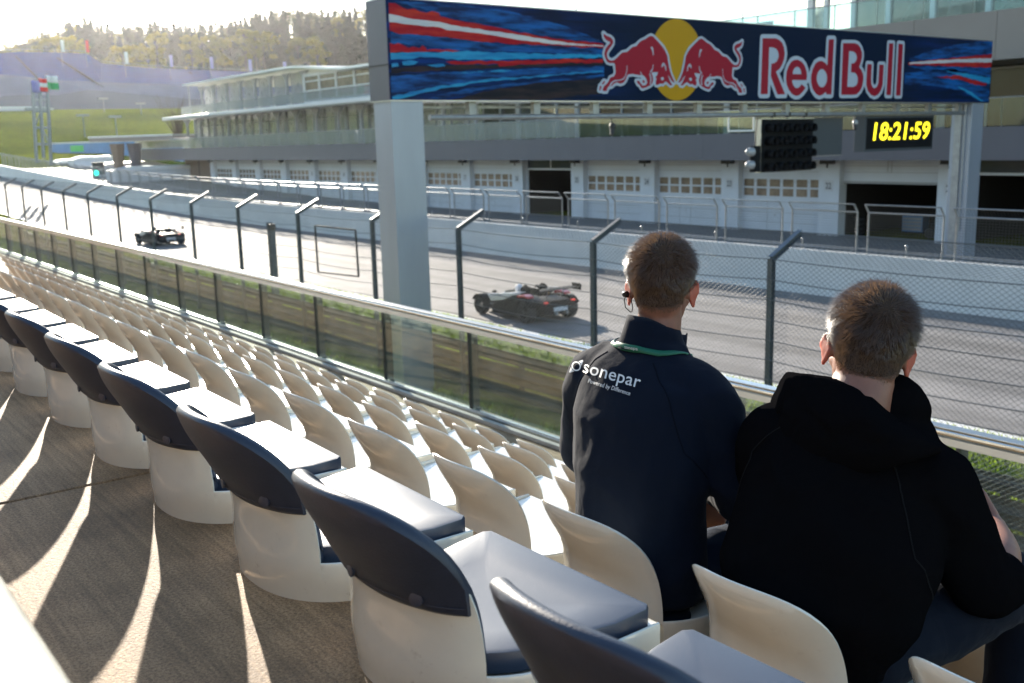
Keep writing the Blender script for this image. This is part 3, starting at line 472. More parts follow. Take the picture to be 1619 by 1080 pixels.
# painted face with streaks: procedural, stretched along the banner
m=bpy.data.materials.new('banner_face'); m.use_nodes=True; n=m.node_tree.nodes; l=m.node_tree.links; b=n['Principled BSDF']; b.inputs['Roughness'].default_value=.5; b.inputs['Specular IOR Level'].default_value=.06
tc=n.new('ShaderNodeTexCoord'); mp=n.new('ShaderNodeMapping'); mp.inputs['Scale'].default_value=(1,.16,2.6); l.new(tc.outputs['Object'],mp.inputs[0])
no=n.new('ShaderNodeTexNoise'); no.inputs['Scale'].default_value=1.6; no.inputs['Detail'].default_value=9; no.inputs['Roughness'].default_value=.62; l.new(mp.outputs[0],no.inputs[0])
rr=n.new('ShaderNodeValToRGB'); e=rr.color_ramp.elements; e[0].position=.42; e[0].color=(.003,.012,.04,1); e[1].position=.72; e[1].color=(.003,.045,.26,1); l.new(no.outputs[0],rr.inputs[0])
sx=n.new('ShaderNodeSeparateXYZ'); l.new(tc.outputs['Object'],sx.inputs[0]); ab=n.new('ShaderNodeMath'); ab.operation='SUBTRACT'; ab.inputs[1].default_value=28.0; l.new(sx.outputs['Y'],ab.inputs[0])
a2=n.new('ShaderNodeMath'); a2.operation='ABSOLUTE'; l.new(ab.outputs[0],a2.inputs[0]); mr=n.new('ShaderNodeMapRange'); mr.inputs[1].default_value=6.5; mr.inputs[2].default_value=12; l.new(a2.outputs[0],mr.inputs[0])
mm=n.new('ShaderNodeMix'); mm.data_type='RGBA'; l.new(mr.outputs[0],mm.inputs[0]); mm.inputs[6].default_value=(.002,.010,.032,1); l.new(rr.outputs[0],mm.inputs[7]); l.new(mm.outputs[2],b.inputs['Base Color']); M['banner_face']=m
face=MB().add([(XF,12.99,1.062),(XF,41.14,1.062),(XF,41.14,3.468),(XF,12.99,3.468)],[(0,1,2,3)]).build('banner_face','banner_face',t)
def smat(nm,c1,c2,pos=.5,sc=(1,.35,3.2)):
    m=bpy.data.materials.new(nm); m.use_nodes=True; n=m.node_tree.nodes; l=m.node_tree.links; b=n['Principled BSDF']; b.inputs['Roughness'].default_value=.5; b.inputs['Specular IOR Level'].default_value=.06
    tc=n.new('ShaderNodeTexCoord'); mp=n.new('ShaderNodeMapping'); mp.inputs['Scale'].default_value=sc; l.new(tc.outputs['Object'],mp.inputs[0])
    no=n.new('ShaderNodeTexNoise'); no.inputs['Scale'].default_value=2.2; no.inputs['Detail'].default_value=9; no.inputs['Roughness'].default_value=.65; l.new(mp.outputs[0],no.inputs[0])
    r=n.new('ShaderNodeValToRGB'); e=r.color_ramp.elements; e[0].position=pos-.1; e[0].color=(*c1,1); e[1].position=pos+.1; e[1].color=(*c2,1); l.new(no.outputs[0],r.inputs[0]); l.new(r.outputs[0],b.inputs['Base Color']); M[nm]=m
smat('st_blue',(.006,.02,.07),(.008,.10,.34)); smat('st_brown',(.012,.014,.022),(.035,.026,.028)); smat('st_cyan',(.01,.15,.38),(.02,.27,.50),.45); smat('st_red',(.30,.008,.02),(.46,.035,.02),.55); smat('st_pale',(.42,.46,.52),(.54,.54,.54))
mat('logo_white',(.38,.45,.53),.5,spec=.2); mat('logo_red',(.27,.002,.020),.5,spec=.2); mat('logo_yellow',(.42,.23,.0),.5,spec=.2)
def pairs(p): return [(p[i],p[i+1]) for i in range(0,len(p),2)]
def layer(name,polys,m,d,holes=None,jag=0):
    mb=MB(); rj=random.Random(3)
    for i,p in enumerate(polys):
        q=pairs(p)
        if jag:
            z=[]
            for a,c in zip(q,q[1:]+q[:1]):
                L=math.hypot(a[0]-c[0],a[1]-c[1]); k=max(1,int(L/.16)); 
                for j in range(k):
                    f=j/k; off=0 if j==0 else rj.uniform(-1,1)*jag
                    z.append((a[0]+(c[0]-a[0])*f,a[1]+(c[1]-a[1])*f+off))
            q=z
        q=[(max(13.0,min(41.13,a)),max(1.066,min(3.464,c))) for a,c in q]
        h=[pairs(x) for x in holes] if holes else []
        hh=[x for x in h if min(a for a,_ in q)<x[0][0]<max(a for a,_ in q)]
        mb.flat(q,lambda a,c:(XF+d,a,c),hh)
    return mb.build(name,m,face)
layer('blue_streaks',ART['s_blue'],'st_blue',.004,jag=.02); layer('brown_streaks',ART['s_brown'],'st_brown',.008,jag=.02)
layer('cyan_streaks',ART['s_cyan'],'st_cyan',.012,jag=.022); layer('red_streaks',ART['s_red'],'st_red',.016,jag=.022); layer('white_streaks',ART['s_pale'],'st_pale',.020,jag=.012)
sunp=[22.97+1.19*math.cos(2*PI*i/64) if 1 else 0 for i in range(64)]
layer('yellow_disc',[[c for i in range(64) for c in (22.99+1.13*math.cos(2*PI*i/64),2.27+1.19*math.sin(2*PI*i/64))]],'logo_yellow',.010)
layer('emblem_outline',ART['bull_white'],'logo_white',.024); layer('emblem_animals',ART['bull_red'],'logo_red',.028); layer('emblem_lines',ART['bull_lines'],'logo_white',.032)
layer('lettering_outline',ART['let_white'],'logo_white',.024); layer('lettering',ART['let_red'],'logo_red',.028,holes=ART['let_hole'])
# pipe and brackets under the banner
mb=MB(); mb.tube([(-22.5,14.3,.64),(-22.5,39.9,.66)],.075,10)
mb.build('pipe','galv',t,smooth='auto')
for i in range(12):
    y=15.5+2.16*i; mb=MB(); mb.box(-22.58,-22.42,y,y+.22,.70,1.034); mb.build('bracket','galv',t)
mb=MB(); mb.box(-22.9,-22.84,14.2,39.9,.88,.94); mb.build('conduit','galv',t)

# ---- start lights
t=thing('start_lights','black start light board with four rows of hooded lamps hanging under the gantry','traffic light',(-22.5,28.7,.5))
mb=MB(); mb.box(-22.72,-22.5,27.33,30.1,-1.25,.50); mb.build('housing','black_plastic',t,bevel=.015)
mb=MB(); mb.box(-22.74,-22.495,27.30,27.33,-1.26,.53); mb.box(-22.74,-22.49,27.30,30.12,.503,.53); mb.build('edge_frame','alu',t)
mat('lens_dark',(.03,.004,.006),.12)
for r_ in range(4):
    for c_ in range(5):
        y=27.68+.515*c_; z=.20-.43*r_; mb=MB()
        A=[R(-50+280*i/12) for i in range(13)]; k=0
        mb.add([(x,y+.165*math.cos(a)*q,z+.165*math.sin(a)*q) for x,q in ((-22.5,1),(-22.5+.34,.93)) for a in A],[(i,i+1,14+i,13+i) for i in range(12)])
        mb.build('hood','black_plastic',t,smooth=True).modifiers.new('s','SOLIDIFY').thickness=.01
        mb=MB(); mb.sphere((-22.5,y,z),(.035,.14,.14),12,6); mb.build('lamp','lens_dark',t,smooth=True)
for y in (27.9,28.7,29.6): mb=MB(); mb.tube([(-22.6,y,.5),(-22.5,y,.60)],.03,6); mb.tube([(-22.5,y,.57),(-22.5,y,.72)],.10,8); mb.build('clamp','frame_black',t)
t=thing('hanging_board','plain dark grey back panel hanging beside the start lights','board',(-22.75,31,.5))
mb=MB(); mb.box(-22.80,-22.74,29.75,32.12,-.78,.53); mb.build('panel','grey_dark' if 'grey_dark' in M else mat('grey_dark',(.045,.055,.065),.55).name,t)
mb=MB(); mb.box(-22.82,-22.72,29.75,32.12,.533,.56); mb.box(-22.82,-22.72,29.75,32.12,-.81,-.783); mb.build('rim','tan_panel',t)
for y in (30.3,31.0,31.7): mb=MB(); mb.tube([(-22.77,y,.55),(-22.55,y,.66)],.025,6); mb.build('clamp','frame_black',t)
t=thing('side_signal','small black two-lamp signal box at the left edge of the start lights','traffic light',(-22.5,27.1,-.4))
mb=MB(); mb.box(-22.66,-22.44,26.95,27.26,-1.22,-.36); mb.build('housing','black_plastic',t,bevel=.02)
for z in (-.55,-.98):
    mb=MB(); mb.tube([(-22.55,26.95,z),(-22.55,26.83,z),(-22.55,26.72,z)],[.15,.145,.10],12); mb.sphere((-22.55,26.72,z),(.1,.05,.1),12,6); mb.build('lamp','steel_grey',t,smooth='auto')
mb=MB(); mb.tube([(-22.55,27.1,-.36),(-22.5,27.1,.57)],.02,6); mb.build('hanger','frame_black',t)
# ---- clock
t=thing('display_clock','dark digital clock box showing yellow time digits under the gantry','clock',(-22.5,35.4,.58))
mb=MB(); mb.box(-23.0,-22.55,33.22,37.75,-.72,.58); mb.build('housing','grey_dark',t,bevel=.01)
mb=MB(); mb.box(-22.548,-22.54,33.3,37.67,-.62,.5); mb.build('screen','black_plastic',t)
mat('digits',(.5,.42,0),.5,emit=(.95,.80,.02,1.15))
v,f=text_mesh('18:21:59',1,bold=.012,shear=.12,space=1.02); v=fit(v,3.75,.66)
MB().add([(-22.535,33.72+a,-.32+b_) for a,b_ in v],f).build('digits','digits',t)
for y in (34.2,36.8): mb=MB(); mb.tube([(-22.7,y,.58),(-22.5,y,.66)],.03,6); mb.build('clamp','frame_black',t)
# ---- small things on the pipe
t=thing('empty_sign_frame','small empty white pipe frame hanging from the gantry pipe','frame',(-22.5,26.3,.7))
mb=MB(); q=[(-22.5,25.7,.60),(-22.5,25.7,.14),(-22.5,26.93,.14),(-22.5,26.93,.60)]; mb.tube(q,.035,6); mb.tube([q[0],q[3]],.03,6); mb.build('frame','paint_white',t,smooth='auto')
for i,(y,lab) in enumerate(((20.6,'small black camera clamped to the gantry pipe left of the white frame'),(32.45,'black camera with pale body hanging between board and clock'))):
    t=thing('pipe_camera',lab,'camera',(-22.5,y,.6),group='cameras on the gantry pipe')
    mb=MB(); mb.tube([(-22.5,y,.72),(-22.5,y,.38)],.02,6); mb.build('bracket','frame_black',t)
    mb=MB(); mb.sphere((-22.45,y,.34),(.1,.1,.12),10,7); mb.build('dome','steel_grey' if i else 'frame_black',t,smooth=True)
    mb=MB(); mb.tube([(-22.45,y,.28),(-22.38,y-.1,.1)],[.085,.05],10); mb.build('lens','frame_black',t,smooth='auto')
# ============================================================ bucket seats
SC=.21; FRONT=.375
def rimz(a):
    q=min(1,abs(a)/R(52)); return .072+.262*(max(0,1-q**2.8))**.5
def shell_pt(a,t,off=0.0):
    """a: angle from the back of the seat, t: 0 at the foot .. 1 at the rim, off: outward offset"""
    H=rimz(a); z=H*t; zz=z/.334
    r=.205+off; w=.222+off
    fl=(.078*sm(.40,1.04,zz)**1.1)*max(0,math.cos(a))**1.2
    rec=-.006*sm(R(48),R(30),abs(a)) if False else 0
    e=math.hypot(a/R(40),(z-.13)/.085); rec=-.0035*(1-sm(.75,1.05,e))
    narrow=-.010*(1-sm(0,.22,zz))-.004*math.sin(PI*min(1,zz/.6))*max(0,math.cos(a))
    k=(fl+rec+narrow)
    if abs(a)<=PI/2:
        ca,sa=math.cos(a),math.sin(a); p=2/2.25
        x=math.copysign(abs(sa)**p,sa)*(w+.012*fl/.06); y=SC-(ca**p)*(r)
        x+=sa*k*.55; y-=ca*k
        return Vector((x,y,z))
    x=math.copysign(w,a); y=SC+(abs(a)-PI/2)/R(12)*(FRONT-SC)
    return Vector((x-(math.copysign(.0,a)),y,z))
_p=[4*i for i in range(10)]+[39,41.5,44,46,47.5,49,50,50.8,51.3,51.65,51.85,52,55,60,66,72,78,84,90,96,102]
AA=[R(-q) for q in _p[:0:-1]]+[R(q) for q in _p]
def surf(mb,fn,A,T):
    k=len(mb.v); n=len(T)
    for a in A:
        for t in T: mb.v.append(tuple(fn(a,t)))
    for i in range(len(A)-1):
        for j in range(n-1): mb.f.append((k+i*n+j,k+(i+1)*n+j,k+(i+1)*n+j+1,k+i*n+j+1)); mb.mi.append(mb.m)
def make_shell(lo=False):
    mb=MB(); A=AA; T=[i/14 for i in range(15)] if not lo else [0,.25,.5,.75,1]
    th=.007
    def prof(a,t):       # outer wall, rolled rim, inner wall
        if t<=1: return shell_pt(a,t)
        if t<1.5: 
            q=(t-1)/.5*PI; p0=shell_pt(a,1); p1=shell_pt(a,1,-th); c=(p0+p1)/2; return c+(p0-c)*math.cos(q)+Vector((0,0,th*.5))*math.sin(q)
        u=(t-1.5)/.5; p=shell_pt(a,1-u*(1-.050/rimz(a)),-th); return p
    surf(mb,prof,A,T+[1.12,1.25,1.38,1.5]+[1.5+.5*i/8 for i in range(1,9)])
    # seat pan with a rolled front lip
    def pan(u,v):
        x=(-1+2*u); y=v
        if v<=1:
            yy=.02+(FRONT-.02)*v; hw=.212
            if yy<SC: c=max(0,(SC-yy)/.2); hw=.212*max(.0,1-min(1,c)**2.25)**(1/2.25)
            z=.052-.012*math.cos(x*PI/2)*math.sin(PI*v)+.018*v*v
            return (x*hw,yy,z)
        q=(v-1)*PI/2*1.6; return (x*.212,FRONT+.02*math.sin(q),.050+.02*math.cos(q)*1-.06*max(0,v-1.4))
    mb.grid(lambda u,v:pan(u,v*2),14 if not lo else 4,28 if not lo else 8)
    # front apron under the pan, on the riser
    mb.grid(lambda u,v:(-.205+.41*u,FRONT-.03-.02*v,.03-.12*v),2,2)
    return mb
def make_white(nm='bucket_seat'):
    r=thing(nm,'x','seat'); make_shell().build('shell','seat_white',r,smooth='auto')
    mb=MB()
    for sx in (-.16,.16): mb.tube([(sx,.33,-.02),(sx,.335,.035)],.014,8); 
    mb.build('fixing_bolts','galv',r,smooth='auto'); return r
def zc(a): return .168+.0*a
def make_padded():
    r=thing('padded_seat','x','seat'); make_shell().build('shell','seat_white',r,smooth='auto')
    mb=MB(); A=[a for a in AA if abs(a)<R(51.9)]
    def cov(a,t):
        H=rimz(a); lo=min(zc(a),H-.004)
        if t<=1:
            z=lo+(H-lo)*t; off=.0075+.0015*math.sin(9*a+20*z)*math.sin(13*z)
            if t<.06: off=.002+.0055*t/.06
            if abs(a)>R(46.2): off=-.004
            return shell_pt(a,z/H,off)
        if t<=1.5:
            q=(t-1)/.5*PI; p0=shell_pt(a,1,.0075 if abs(a)<R(46.2) else -.004); p1=shell_pt(a,1,-.016); c=(p0+p1)/2; return c+(p0-c)*math.cos(q)+Vector((0,0,.010))*math.sin(q)
        u=(t-1.5)/.5; return shell_pt(a,1-u*(1-.06/H),-.016-.016*math.sin(PI*min(1,u*1.3)))
    surf(mb,cov,A,[0,.03,.06]+[.06+.94*i/14 for i in range(1,15)]+[1+.5*i/9 for i in range(1,10)]+[1.5+.5*i/8 for i in range(1,9)])
    cv=mb.build('back_cover','vinyl',r,smooth='auto')
    mb=MB()
    surf(mb,lambda a,t:shell_pt(a,(zc(a)+.014+.0022*t)/rimz(a),.0082+.001*math.sin(PI*t)),[R(-45+90*i/30) for i in range(31)],[0,.5,1])
    mb.build('seam','vinyl',cv,smooth=True)
    for a in (R(-5),R(27)):
        p=shell_pt(a,.192/rimz(a),.010); nrm=(shell_pt(a,.192/rimz(a),.02)-shell_pt(a,.192/rimz(a),0)).normalized()
        mb=MB(); mb.tube([p-nrm*.003,p+nrm*.0012,p+nrm*.0024],[.0105,.0105,.0055],14); mb.build('button','vinyl_pad',cv,smooth='auto')
    # seat cushion
    mb=MB(); out=[]
    for i in range(25):
        a=R(-90+180*i/24); p=shell_pt(a,.3,-.032); out.append((p.x,p.y))
    out+=[(.207,.30),(.21,.36),(.20,.372),(-.20,.372),(-.21,.36),(-.207,.30)]
    n=len(out); cx,cy=0,.21
    rings=[(.985,.058),(1.0,.061),(1.0,.086),(.992,.091),(.95,.093),(.6,.089),(.3,.087)]
    for s_,z in rings:
        for x,y in out:
            yy=cy+(y-cy)*s_; mb.v.append((x*s_,yy,z+.008*max(0,(yy-.22)/.15)**2))
    for j in range(len(rings)-1):
        for i in range(n): mb.f.append((j*n+i,j*n+(i+1)%n,(j+1)*n+(i+1)%n,(j+1)*n+i)); mb.mi.append(0)
    mb.v.append((cx,cy,.087)); c=len(mb.v)-1
    for i in range(n): mb.f.append(((len(rings)-1)*n+i,(len(rings)-1)*n+(i+1)%n,c)); mb.mi.append(0)
    mb.f.append(tuple(range(n))[::-1]); mb.mi.append(0)
    mb.build('cushion','vinyl_pad',r,smooth='auto')
    return r
padded=make_padded(); white=make_white()
ROWY=lambda k:.645+.85*k
def put(src,x,k,label,group,state):
    c=src if not state.get(src.name) else copy_tree(src)
    state[src.name]=1; c.location=(x+rnd.uniform(-.004,.004),ROWY(k)+rnd.uniform(-.003,.003),TZ(k)); c.rotation_euler=(0,0,rnd.uniform(-.022,.022))
    c['label']=label; c['group']=group; return c
st={}
for i in range(4): put(padded,-.78-.5*i,-1,'navy padded seat, %s from the right in the row beside the camera'%ordn(i),'padded seats in the row beside the camera',st).location.y-=.052
for i in range(14): put(padded,-.23-.5*i,0,'white seat with navy cover and cushion, %s from the right in the padded row'%ordn(i),'navy padded seats in the row ahead of the camera',st)
for i in range(19):
    lab='white seat, %s from the right in the row just below the padded row'%ordn(i)
    if i==2: lab='white seat under the man in the black hoodie'
    if i==3: lab='white seat under the man in the navy printed jacket'
    put(white,-.23-.5*i,1,lab,'white seats in the top white row',st)
for k,n0,n1,nm in ((2,1,26,'second'),(3,3,36,'third'),(4,4,46,'lowest')):
    for i in range(n0,n1):
        put(white,-.23-.5*i,k,'white seat, %s from the right in the %s white row'%(ordn(i-n0),nm),'white seats in the %s white row'%nm,st)
glass('pavilion_pane',(.97,.98,1),dust_and_glare=.26,refl=.7); glass('whitened_pane',(.95,.98,1),dust_and_glare=.22,refl=.7)  # white mixed into these panes paints the bright sky glare seen through them
# ============================================================ pit building
WY=46.5; FYB=44.0
B=thing('pit_building','long grey pit building with numbered garages, glass balcony and dark upper windows','building',(-60,WY,G))
PW=1.3; P0=-33.4; PITCH=6.85
# pillars between garages, numbered
pil=[P0-PITCH*i for i in range(-3,14)]
nums={-33.4:'22'}
for i,x in enumerate(pil):
    mb=MB(); mb.box(x-PW/2,x+PW/2,WY-.35,WY+.3,G,-1.34); p=mb.build('pillar','garage_white',B,bevel=.01)
    num=22-(3-i)*1; num=22+(i-3)
    mb=MB(); mb.box(x-.28,x+.28,WY-.375,WY-.352,-3.05,-2.45); s_=mb.build('number_sign','sign_pale',p)
    if 19<=num<=31:
        v,f=text_mesh(str(num),1,bold=.02); v=fit(v,.36,.34); MB().add([(x-.18+a,WY-.379,-2.92+b_) for a,b_ in v],f).build('digits','sign_ink',p)
    mb=MB(); mb.box(x-.35,x+.35,WY-.75,WY-.35,-1.60,-1.38); mb.tube([(x+.05,WY-.6,-1.6),(x+.05,WY-.6,-1.8)],.05,6); mb.build('lamp','frame_black',p,bevel=.01)
mat('door_seam',(.35,.36,.37),.6)
state={0:'open',3:'open',1:'dark',4+2:'x'}
for i in range(len(pil)-1):
    x1=pil[i]-PW/2; x0=pil[i+1]+PW/2; w_=x1-x0
    kind='closed'
    if i in (0,1): kind='dark'
    if i==2: kind='half'
    if i==6: kind='dark'
    mb=MB()
    if kind=='dark':
        mb.box(x0,x1,WY+.1,WY+.16,-2.12,-2.0); mb.box((x0+x1)/2-.04,(x0+x1)/2+.04,WY+.1,WY+.16,-2.0,-1.36); mb.box(x0,x0+.08,WY+.1,WY+.16,G,-1.36)
        d=mb.build('garage_door_frame','garage_white',B)
        MB().box(x0,x1,WY+.12,WY+.13,-2.0,-1.36).build('transom_pane','dark_glass',d)
    else:
        zb=G+.02 if kind=='closed' else -2.55
        mb.box(x0,x1,WY+.06,WY+.12,zb,-1.36); d=mb.build('garage_door','garage_white',B)
        mb=MB()
        for z in (-4.9,-4.35,-3.75,-2.62,-2.05,-1.72):
            if z>zb: mb.box(x0,x1,WY+.052,WY+.059,z,z+.022)
        if kind=='closed':
            mb.box(x0+w_*.33,x0+w_*.33+.02,WY+.05,WY+.059,G,-3.75); mb.box(x0+w_*.5,x0+w_*.5+.02,WY+.05,WY+.059,G,-3.75); mb.box(x0+w_*.42,x0+w_*.42+.12,WY+.03,WY+.058,-4.5,-4.44)
        else: mb.box(x0+w_*.46,x0+w_*.46+.03,WY+.04,WY+.059,-2.05,-1.36); mb.box(x0+w_*.5,x0+w_*.5+.03,WY+.04,WY+.059,-2.05,-1.36); mb.box(x0,x1,WY+.02,WY+.059,-2.62,-2.50)
        mb.build('panel_joints','door_seam',d)
        if kind=='closed':
            for j in range(6):
                cw=w_/6
                for r_ in (0,1):
                    z=-3.22+.52*r_-.02 ; MB().box(x0+cw*j+.12,x0+cw*(j+1)-.10,WY+.045,WY+.058,z-.18+.0,z+.24).build('door_pane','garage_win',d)
# walls and inside
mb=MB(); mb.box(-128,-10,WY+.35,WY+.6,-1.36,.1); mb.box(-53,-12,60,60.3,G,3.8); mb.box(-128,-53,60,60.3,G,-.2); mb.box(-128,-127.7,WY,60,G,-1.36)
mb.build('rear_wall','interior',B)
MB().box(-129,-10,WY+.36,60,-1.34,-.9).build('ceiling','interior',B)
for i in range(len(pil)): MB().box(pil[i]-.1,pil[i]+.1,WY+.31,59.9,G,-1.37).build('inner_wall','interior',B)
MB().box(pil[-1]-10.5,pil[-1]-PW/2,WY,WY+.3,G,-1.36).build('end_wall','brown_wall',B)
# fascia, in panels
for i in range(34):
    x1=-8-4.05*i; x0=x1-4.04
    MB().box(x0,x1,FYB,FYB+.25,-1.35,.10).build('fascia_panel','grey_panel',B)
MB().box(-146,-8,FYB+.25,WY+.34,-1.33,-1.30).build('soffit','interior',B)
MB().box(-146,-8,FYB+.25,60,-.1,.08).build('floor_slab','steel_grey',B)
MB().box(-146,-8,FYB+.001,FYB+.249,-.66,-.648).build('fascia_joint','frame_black',B) if False else None
# balcony
n_=60
for i in range(46):
    x1=-10-2.95*i; x0=x1-2.93
    MB().box(x0,x1,FYB+.12,FYB+.14,.14,1.32).build('balcony_pane','balcony_glass' if i<14 else 'whitened_pane',B)
mb=MB()
for i in range(92):
    x=-10-1.475*i; mb.tube([(x,FYB+.3,.1),(x-.05,FYB+.32,.6),(x+.03,FYB+.2,1.3)],.03,5)
mb.tube([(-146,FYB+.13,1.34),(-10,FYB+.13,1.34)],.025,6); mb.build('balcony_rail','steel_grey',B)
# balcony furniture glimpsed: pale parasols/drapes
# upper storey glazing
mb=MB(); x=-12
while x>-131:
    wide=(int(-x/2.283)%3==0); mb.box(x-(.22 if wide else .05),x+(.22 if wide else .05),47.4,47.7,.1,3.8); x-=2.283
mb.box(-131,-10,47.42,47.6,2.72,2.82); mb.build('mullions','steel_grey',B)
for i in range(17):
    x1=-53.5-4.566*i; MB().box(x1-4.5,x1,47.5,47.53,.12,3.78).build('clear_window','pavilion_pane' if i>2 else 'window_clear',B)
for i in range(9):
    x1=-12-4.566*i; MB().box(x1-4.55,x1,47.5,47.53,.12,2.9).build('dark_window','dark_glass',B)
mb=MB(); mb.box(-53.3,-12,50,50.2,.1,3.8); mb.box(-53.4,-53.2,47.7,50,.1,3.8); mb.build('inner_partition','interior',B)
mb=MB()
for i in range(14): x=-56-5.6*i; mb.box(x-.3,x+.3,53,53.6,.1,3.8)
mb.build('inner_columns','tan_panel',B)
m=mat('bright_fill_sheet',(.75,.75,.72),.8); n=m.node_tree.nodes; tl=n.new('ShaderNodeBsdfTranslucent'); tl.inputs[0].default_value=(.8,.8,.76,1); mx=n.new('ShaderNodeMixShader'); mx.inputs[0].default_value=.6; m.node_tree.links.new(n['Principled BSDF'].outputs[0],mx.inputs[1]); m.node_tree.links.new(tl.outputs[0],mx.inputs[2]); m.node_tree.links.new(mx.outputs[0],n['Material Output'].inputs[0])  # added translucent sheets standing in for the bright light in the pavilion windows
rr=random.Random(9)
for i in range(30):
    x=-55-2.55*i-rr.uniform(0,.5); h_=rr.choice((1.3,1.6,1.6,2.0)); MB().box(x-rr.uniform(1.0,1.9),x,48.6,48.63,.1,.1+h_).build('bright_fill_sheet','bright_fill_sheet',B)
for i in range(9):
    x=-96-3.9*i; MB().box(x-2.6,x,50.5,50.53,4.2,5.9).build('bright_fill_sheet','bright_fill_sheet',B)
# bracketed columns carrying the lower roof (pavilion end)
def arch_col(x,y,z0,z1,w_=.28):
    mb=MB(); mb.box(x-w_/2,x+w_/2,y-.12,y+.12,z0,z1-.9)
    P=[(-w_/2,z1-.9),(w_/2,z1-.9),(w_/2+.25,z1-.45),(w_/2+.95,z1),(-w_/2-.95,z1),(-w_/2-.25,z1-.45)]
    mb.prism(P,lambda a,b_,d:(x+a,y+d,b_),-.12,.12); return mb.build('arched_column','bracket',B)
for i in range(15): arch_col(-66.0-4.57*i,46.2,.1,3.62)
# lower roof with bright edge
def roof(x0,x1,y0,y1,z,th,nm,taper=0):
    mb=MB(); mb.add([(x0,y0+taper,z),(x1,y0,z),(x1,y1,z+.25),(x0,y1,z+.25),(x0,y0+taper,z-th),(x1,y0,z-th),(x1,y1,z-th),(x0,y1,z-th)],[(0,1,2,3),(4,7,6,5),(0,4,5,1),(1,5,6,2),(2,6,7,3),(3,7,4,0)])
    return mb.build(nm,'roof_white',B,bevel=.05)
roof(-131,-62,43.4,58,3.95,.30,'lower_roof')
mb=MB(); mb.tube([(-131,43.55,3.62),(-62,43.55,3.62)],.09,6); mb.build('gutter','steel_grey',B)
# second terrace glass + upper storey of the pavilion
for i in range(16):
    x1=-66-3.9*i; MB().box(x1-3.85,x1,45.0,45.03,4.25,5.15).build('terrace_pane','whitened_pane',B)
for i in range(8): arch_col(-96.5-4.1*i,46.6,4.2,7.45,.24)
for i in range(7): MB().box(-96.5-4.1*i-3.9,-96.5-4.1*i-.2,46.9,46.93,4.25,7.4).build('clear_window','pavilion_pane',B)
mb=MB(); mb.box(-126.3,-96,51.5,51.6,4.2,4.4); mb.tube([(-126.0,45.3,4.2),(-126.0,45.3,7.5)],.1,6); mb.build('terrace_post','bracket',B)
mb=MB()
def rz(x): return 7.85 if x<-97 else 7.85-.9*sm(-97,-84,x)
X=axis([(-127,-62,2.6)])
for a,c in zip(X,X[1:]): mb.add([(a,44.9,rz(a)),(c,44.9,rz(c)),(c,58,rz(c)+.2),(a,58,rz(a)+.2),(a,44.9,rz(a)-.22),(c,44.9,rz(c)-.22),(c,58,rz(c)-.22),(a,58,rz(a)-.22)],[(0,1,2,3),(4,7,6,5),(0,4,5,1)])
mb.build('upper_roof','roof_white',B,smooth=False)
# white box with framed windows
mb=MB()
for z0,z1 in ((4.2,4.55),(5.3,5.42),(6.2,6.32),(6.72,6.98)): mb.box(-95.6,-63,46.05,46.2,z0,z1)
for x in (-95.4,-92.1,-88.6,-85,-81.5,-78,-74.5,-71,-67.5,-64): mb.box(x-.14,x+.14,46.0,46.22,4.2,7.0)
mb.box(-95.6,-95.4,46.2,57,4.2,7.1); mb.build('window_frame','paint_white',B)
MB().box(-95.4,-63,46.12,46.15,4.3,7.0).build('pavilion_window','garage_win',B)
mb=MB(); mb.box(-96,-62,57,57.3,4.0,7); mb.build('pavilion_back','garage_white',B)
# right-hand end: tan upper fascia, glass rail, glazed tower
for i in range(8):
    x1=-8-3.9*i; MB().box(x1-3.88,x1,FYB-.05,FYB+.3,2.92,4.98).build('tan_fascia','tan_panel',B)
MB().box(-39.2,-8,FYB+.3,60,4.8,4.95).build('tower_deck','steel_grey',B)
for i in range(13):
    x1=-8-2.4*i; MB().box(x1-2.37,x1,FYB+.1,FYB+.13,5.0,6.15).build('deck_pane','balcony_glass',B)
mb=MB(); mb.tube([(-40,FYB+.1,6.17),(-8,FYB+.1,6.17)],.03,6)
for i in range(14): x=-8-2.4*i; mb.tube([(x,FYB+.2,5),(x+.05,FYB+.15,6.15)],.03,5)
mb.build('deck_rail','steel_grey',B)
mb=MB()
TX=[-12,-15.5,-19,-22.5,-25.4,-28.4,-31.2,-33.8,-36.4,-38.6,-40.4]
TYY=[46.5,46.3,46.3,46.4,46.6,47.0,47.6,48.4,49.6,51.2,53.4]
for i,(x,y) in enumerate(zip(TX,TYY)):
    mb.box(x-.13,x+.13,y-.15,y+.15,4.95,17)
for a in range(len(TX)-1):
    for z in (8.2,11.6,15): 
        p=Vector((TX[a],TYY[a],z)); q=Vector((TX[a+1],TYY[a+1],z)); mb.tube([p,q],.09,4)
    if a%2==0: mb.tube([(TX[a],TYY[a]+.6,5),(TX[a+1],TYY[a+1]+.6,8.2)],.12,5); 
    else: mb.tube([(TX[a],TYY[a]+.6,8.2),(TX[a+1],TYY[a+1]+.6,5)],.12,5)
mb.build('tower_frame','paint_white',B)
mat('tower_interior',(.16,.18,.20),.7,vary=.5,vscale=.4)
for a in range(len(TX)-1):
    p=(TX[a],TYY[a]); q=(TX[a+1],TYY[a+1])
    MB().add([(p[0],p[1],4.96),(q[0],q[1],4.96),(q[0],q[1],17),(p[0],p[1],17),(p[0],p[1]+.03,4.96),(q[0],q[1]+.03,4.96),(q[0],q[1]+.03,17),(p[0],p[1]+.03,17)],[(0,1,2,3),(4,7,6,5)]).build('tower_pane','tower_glass',B)
mb=MB(); mb.box(-34,-8,55,55.2,4.9,17); mb.box(-36,-30,51,51.2,5,9); mb.build('tower_core','tower_interior',B)
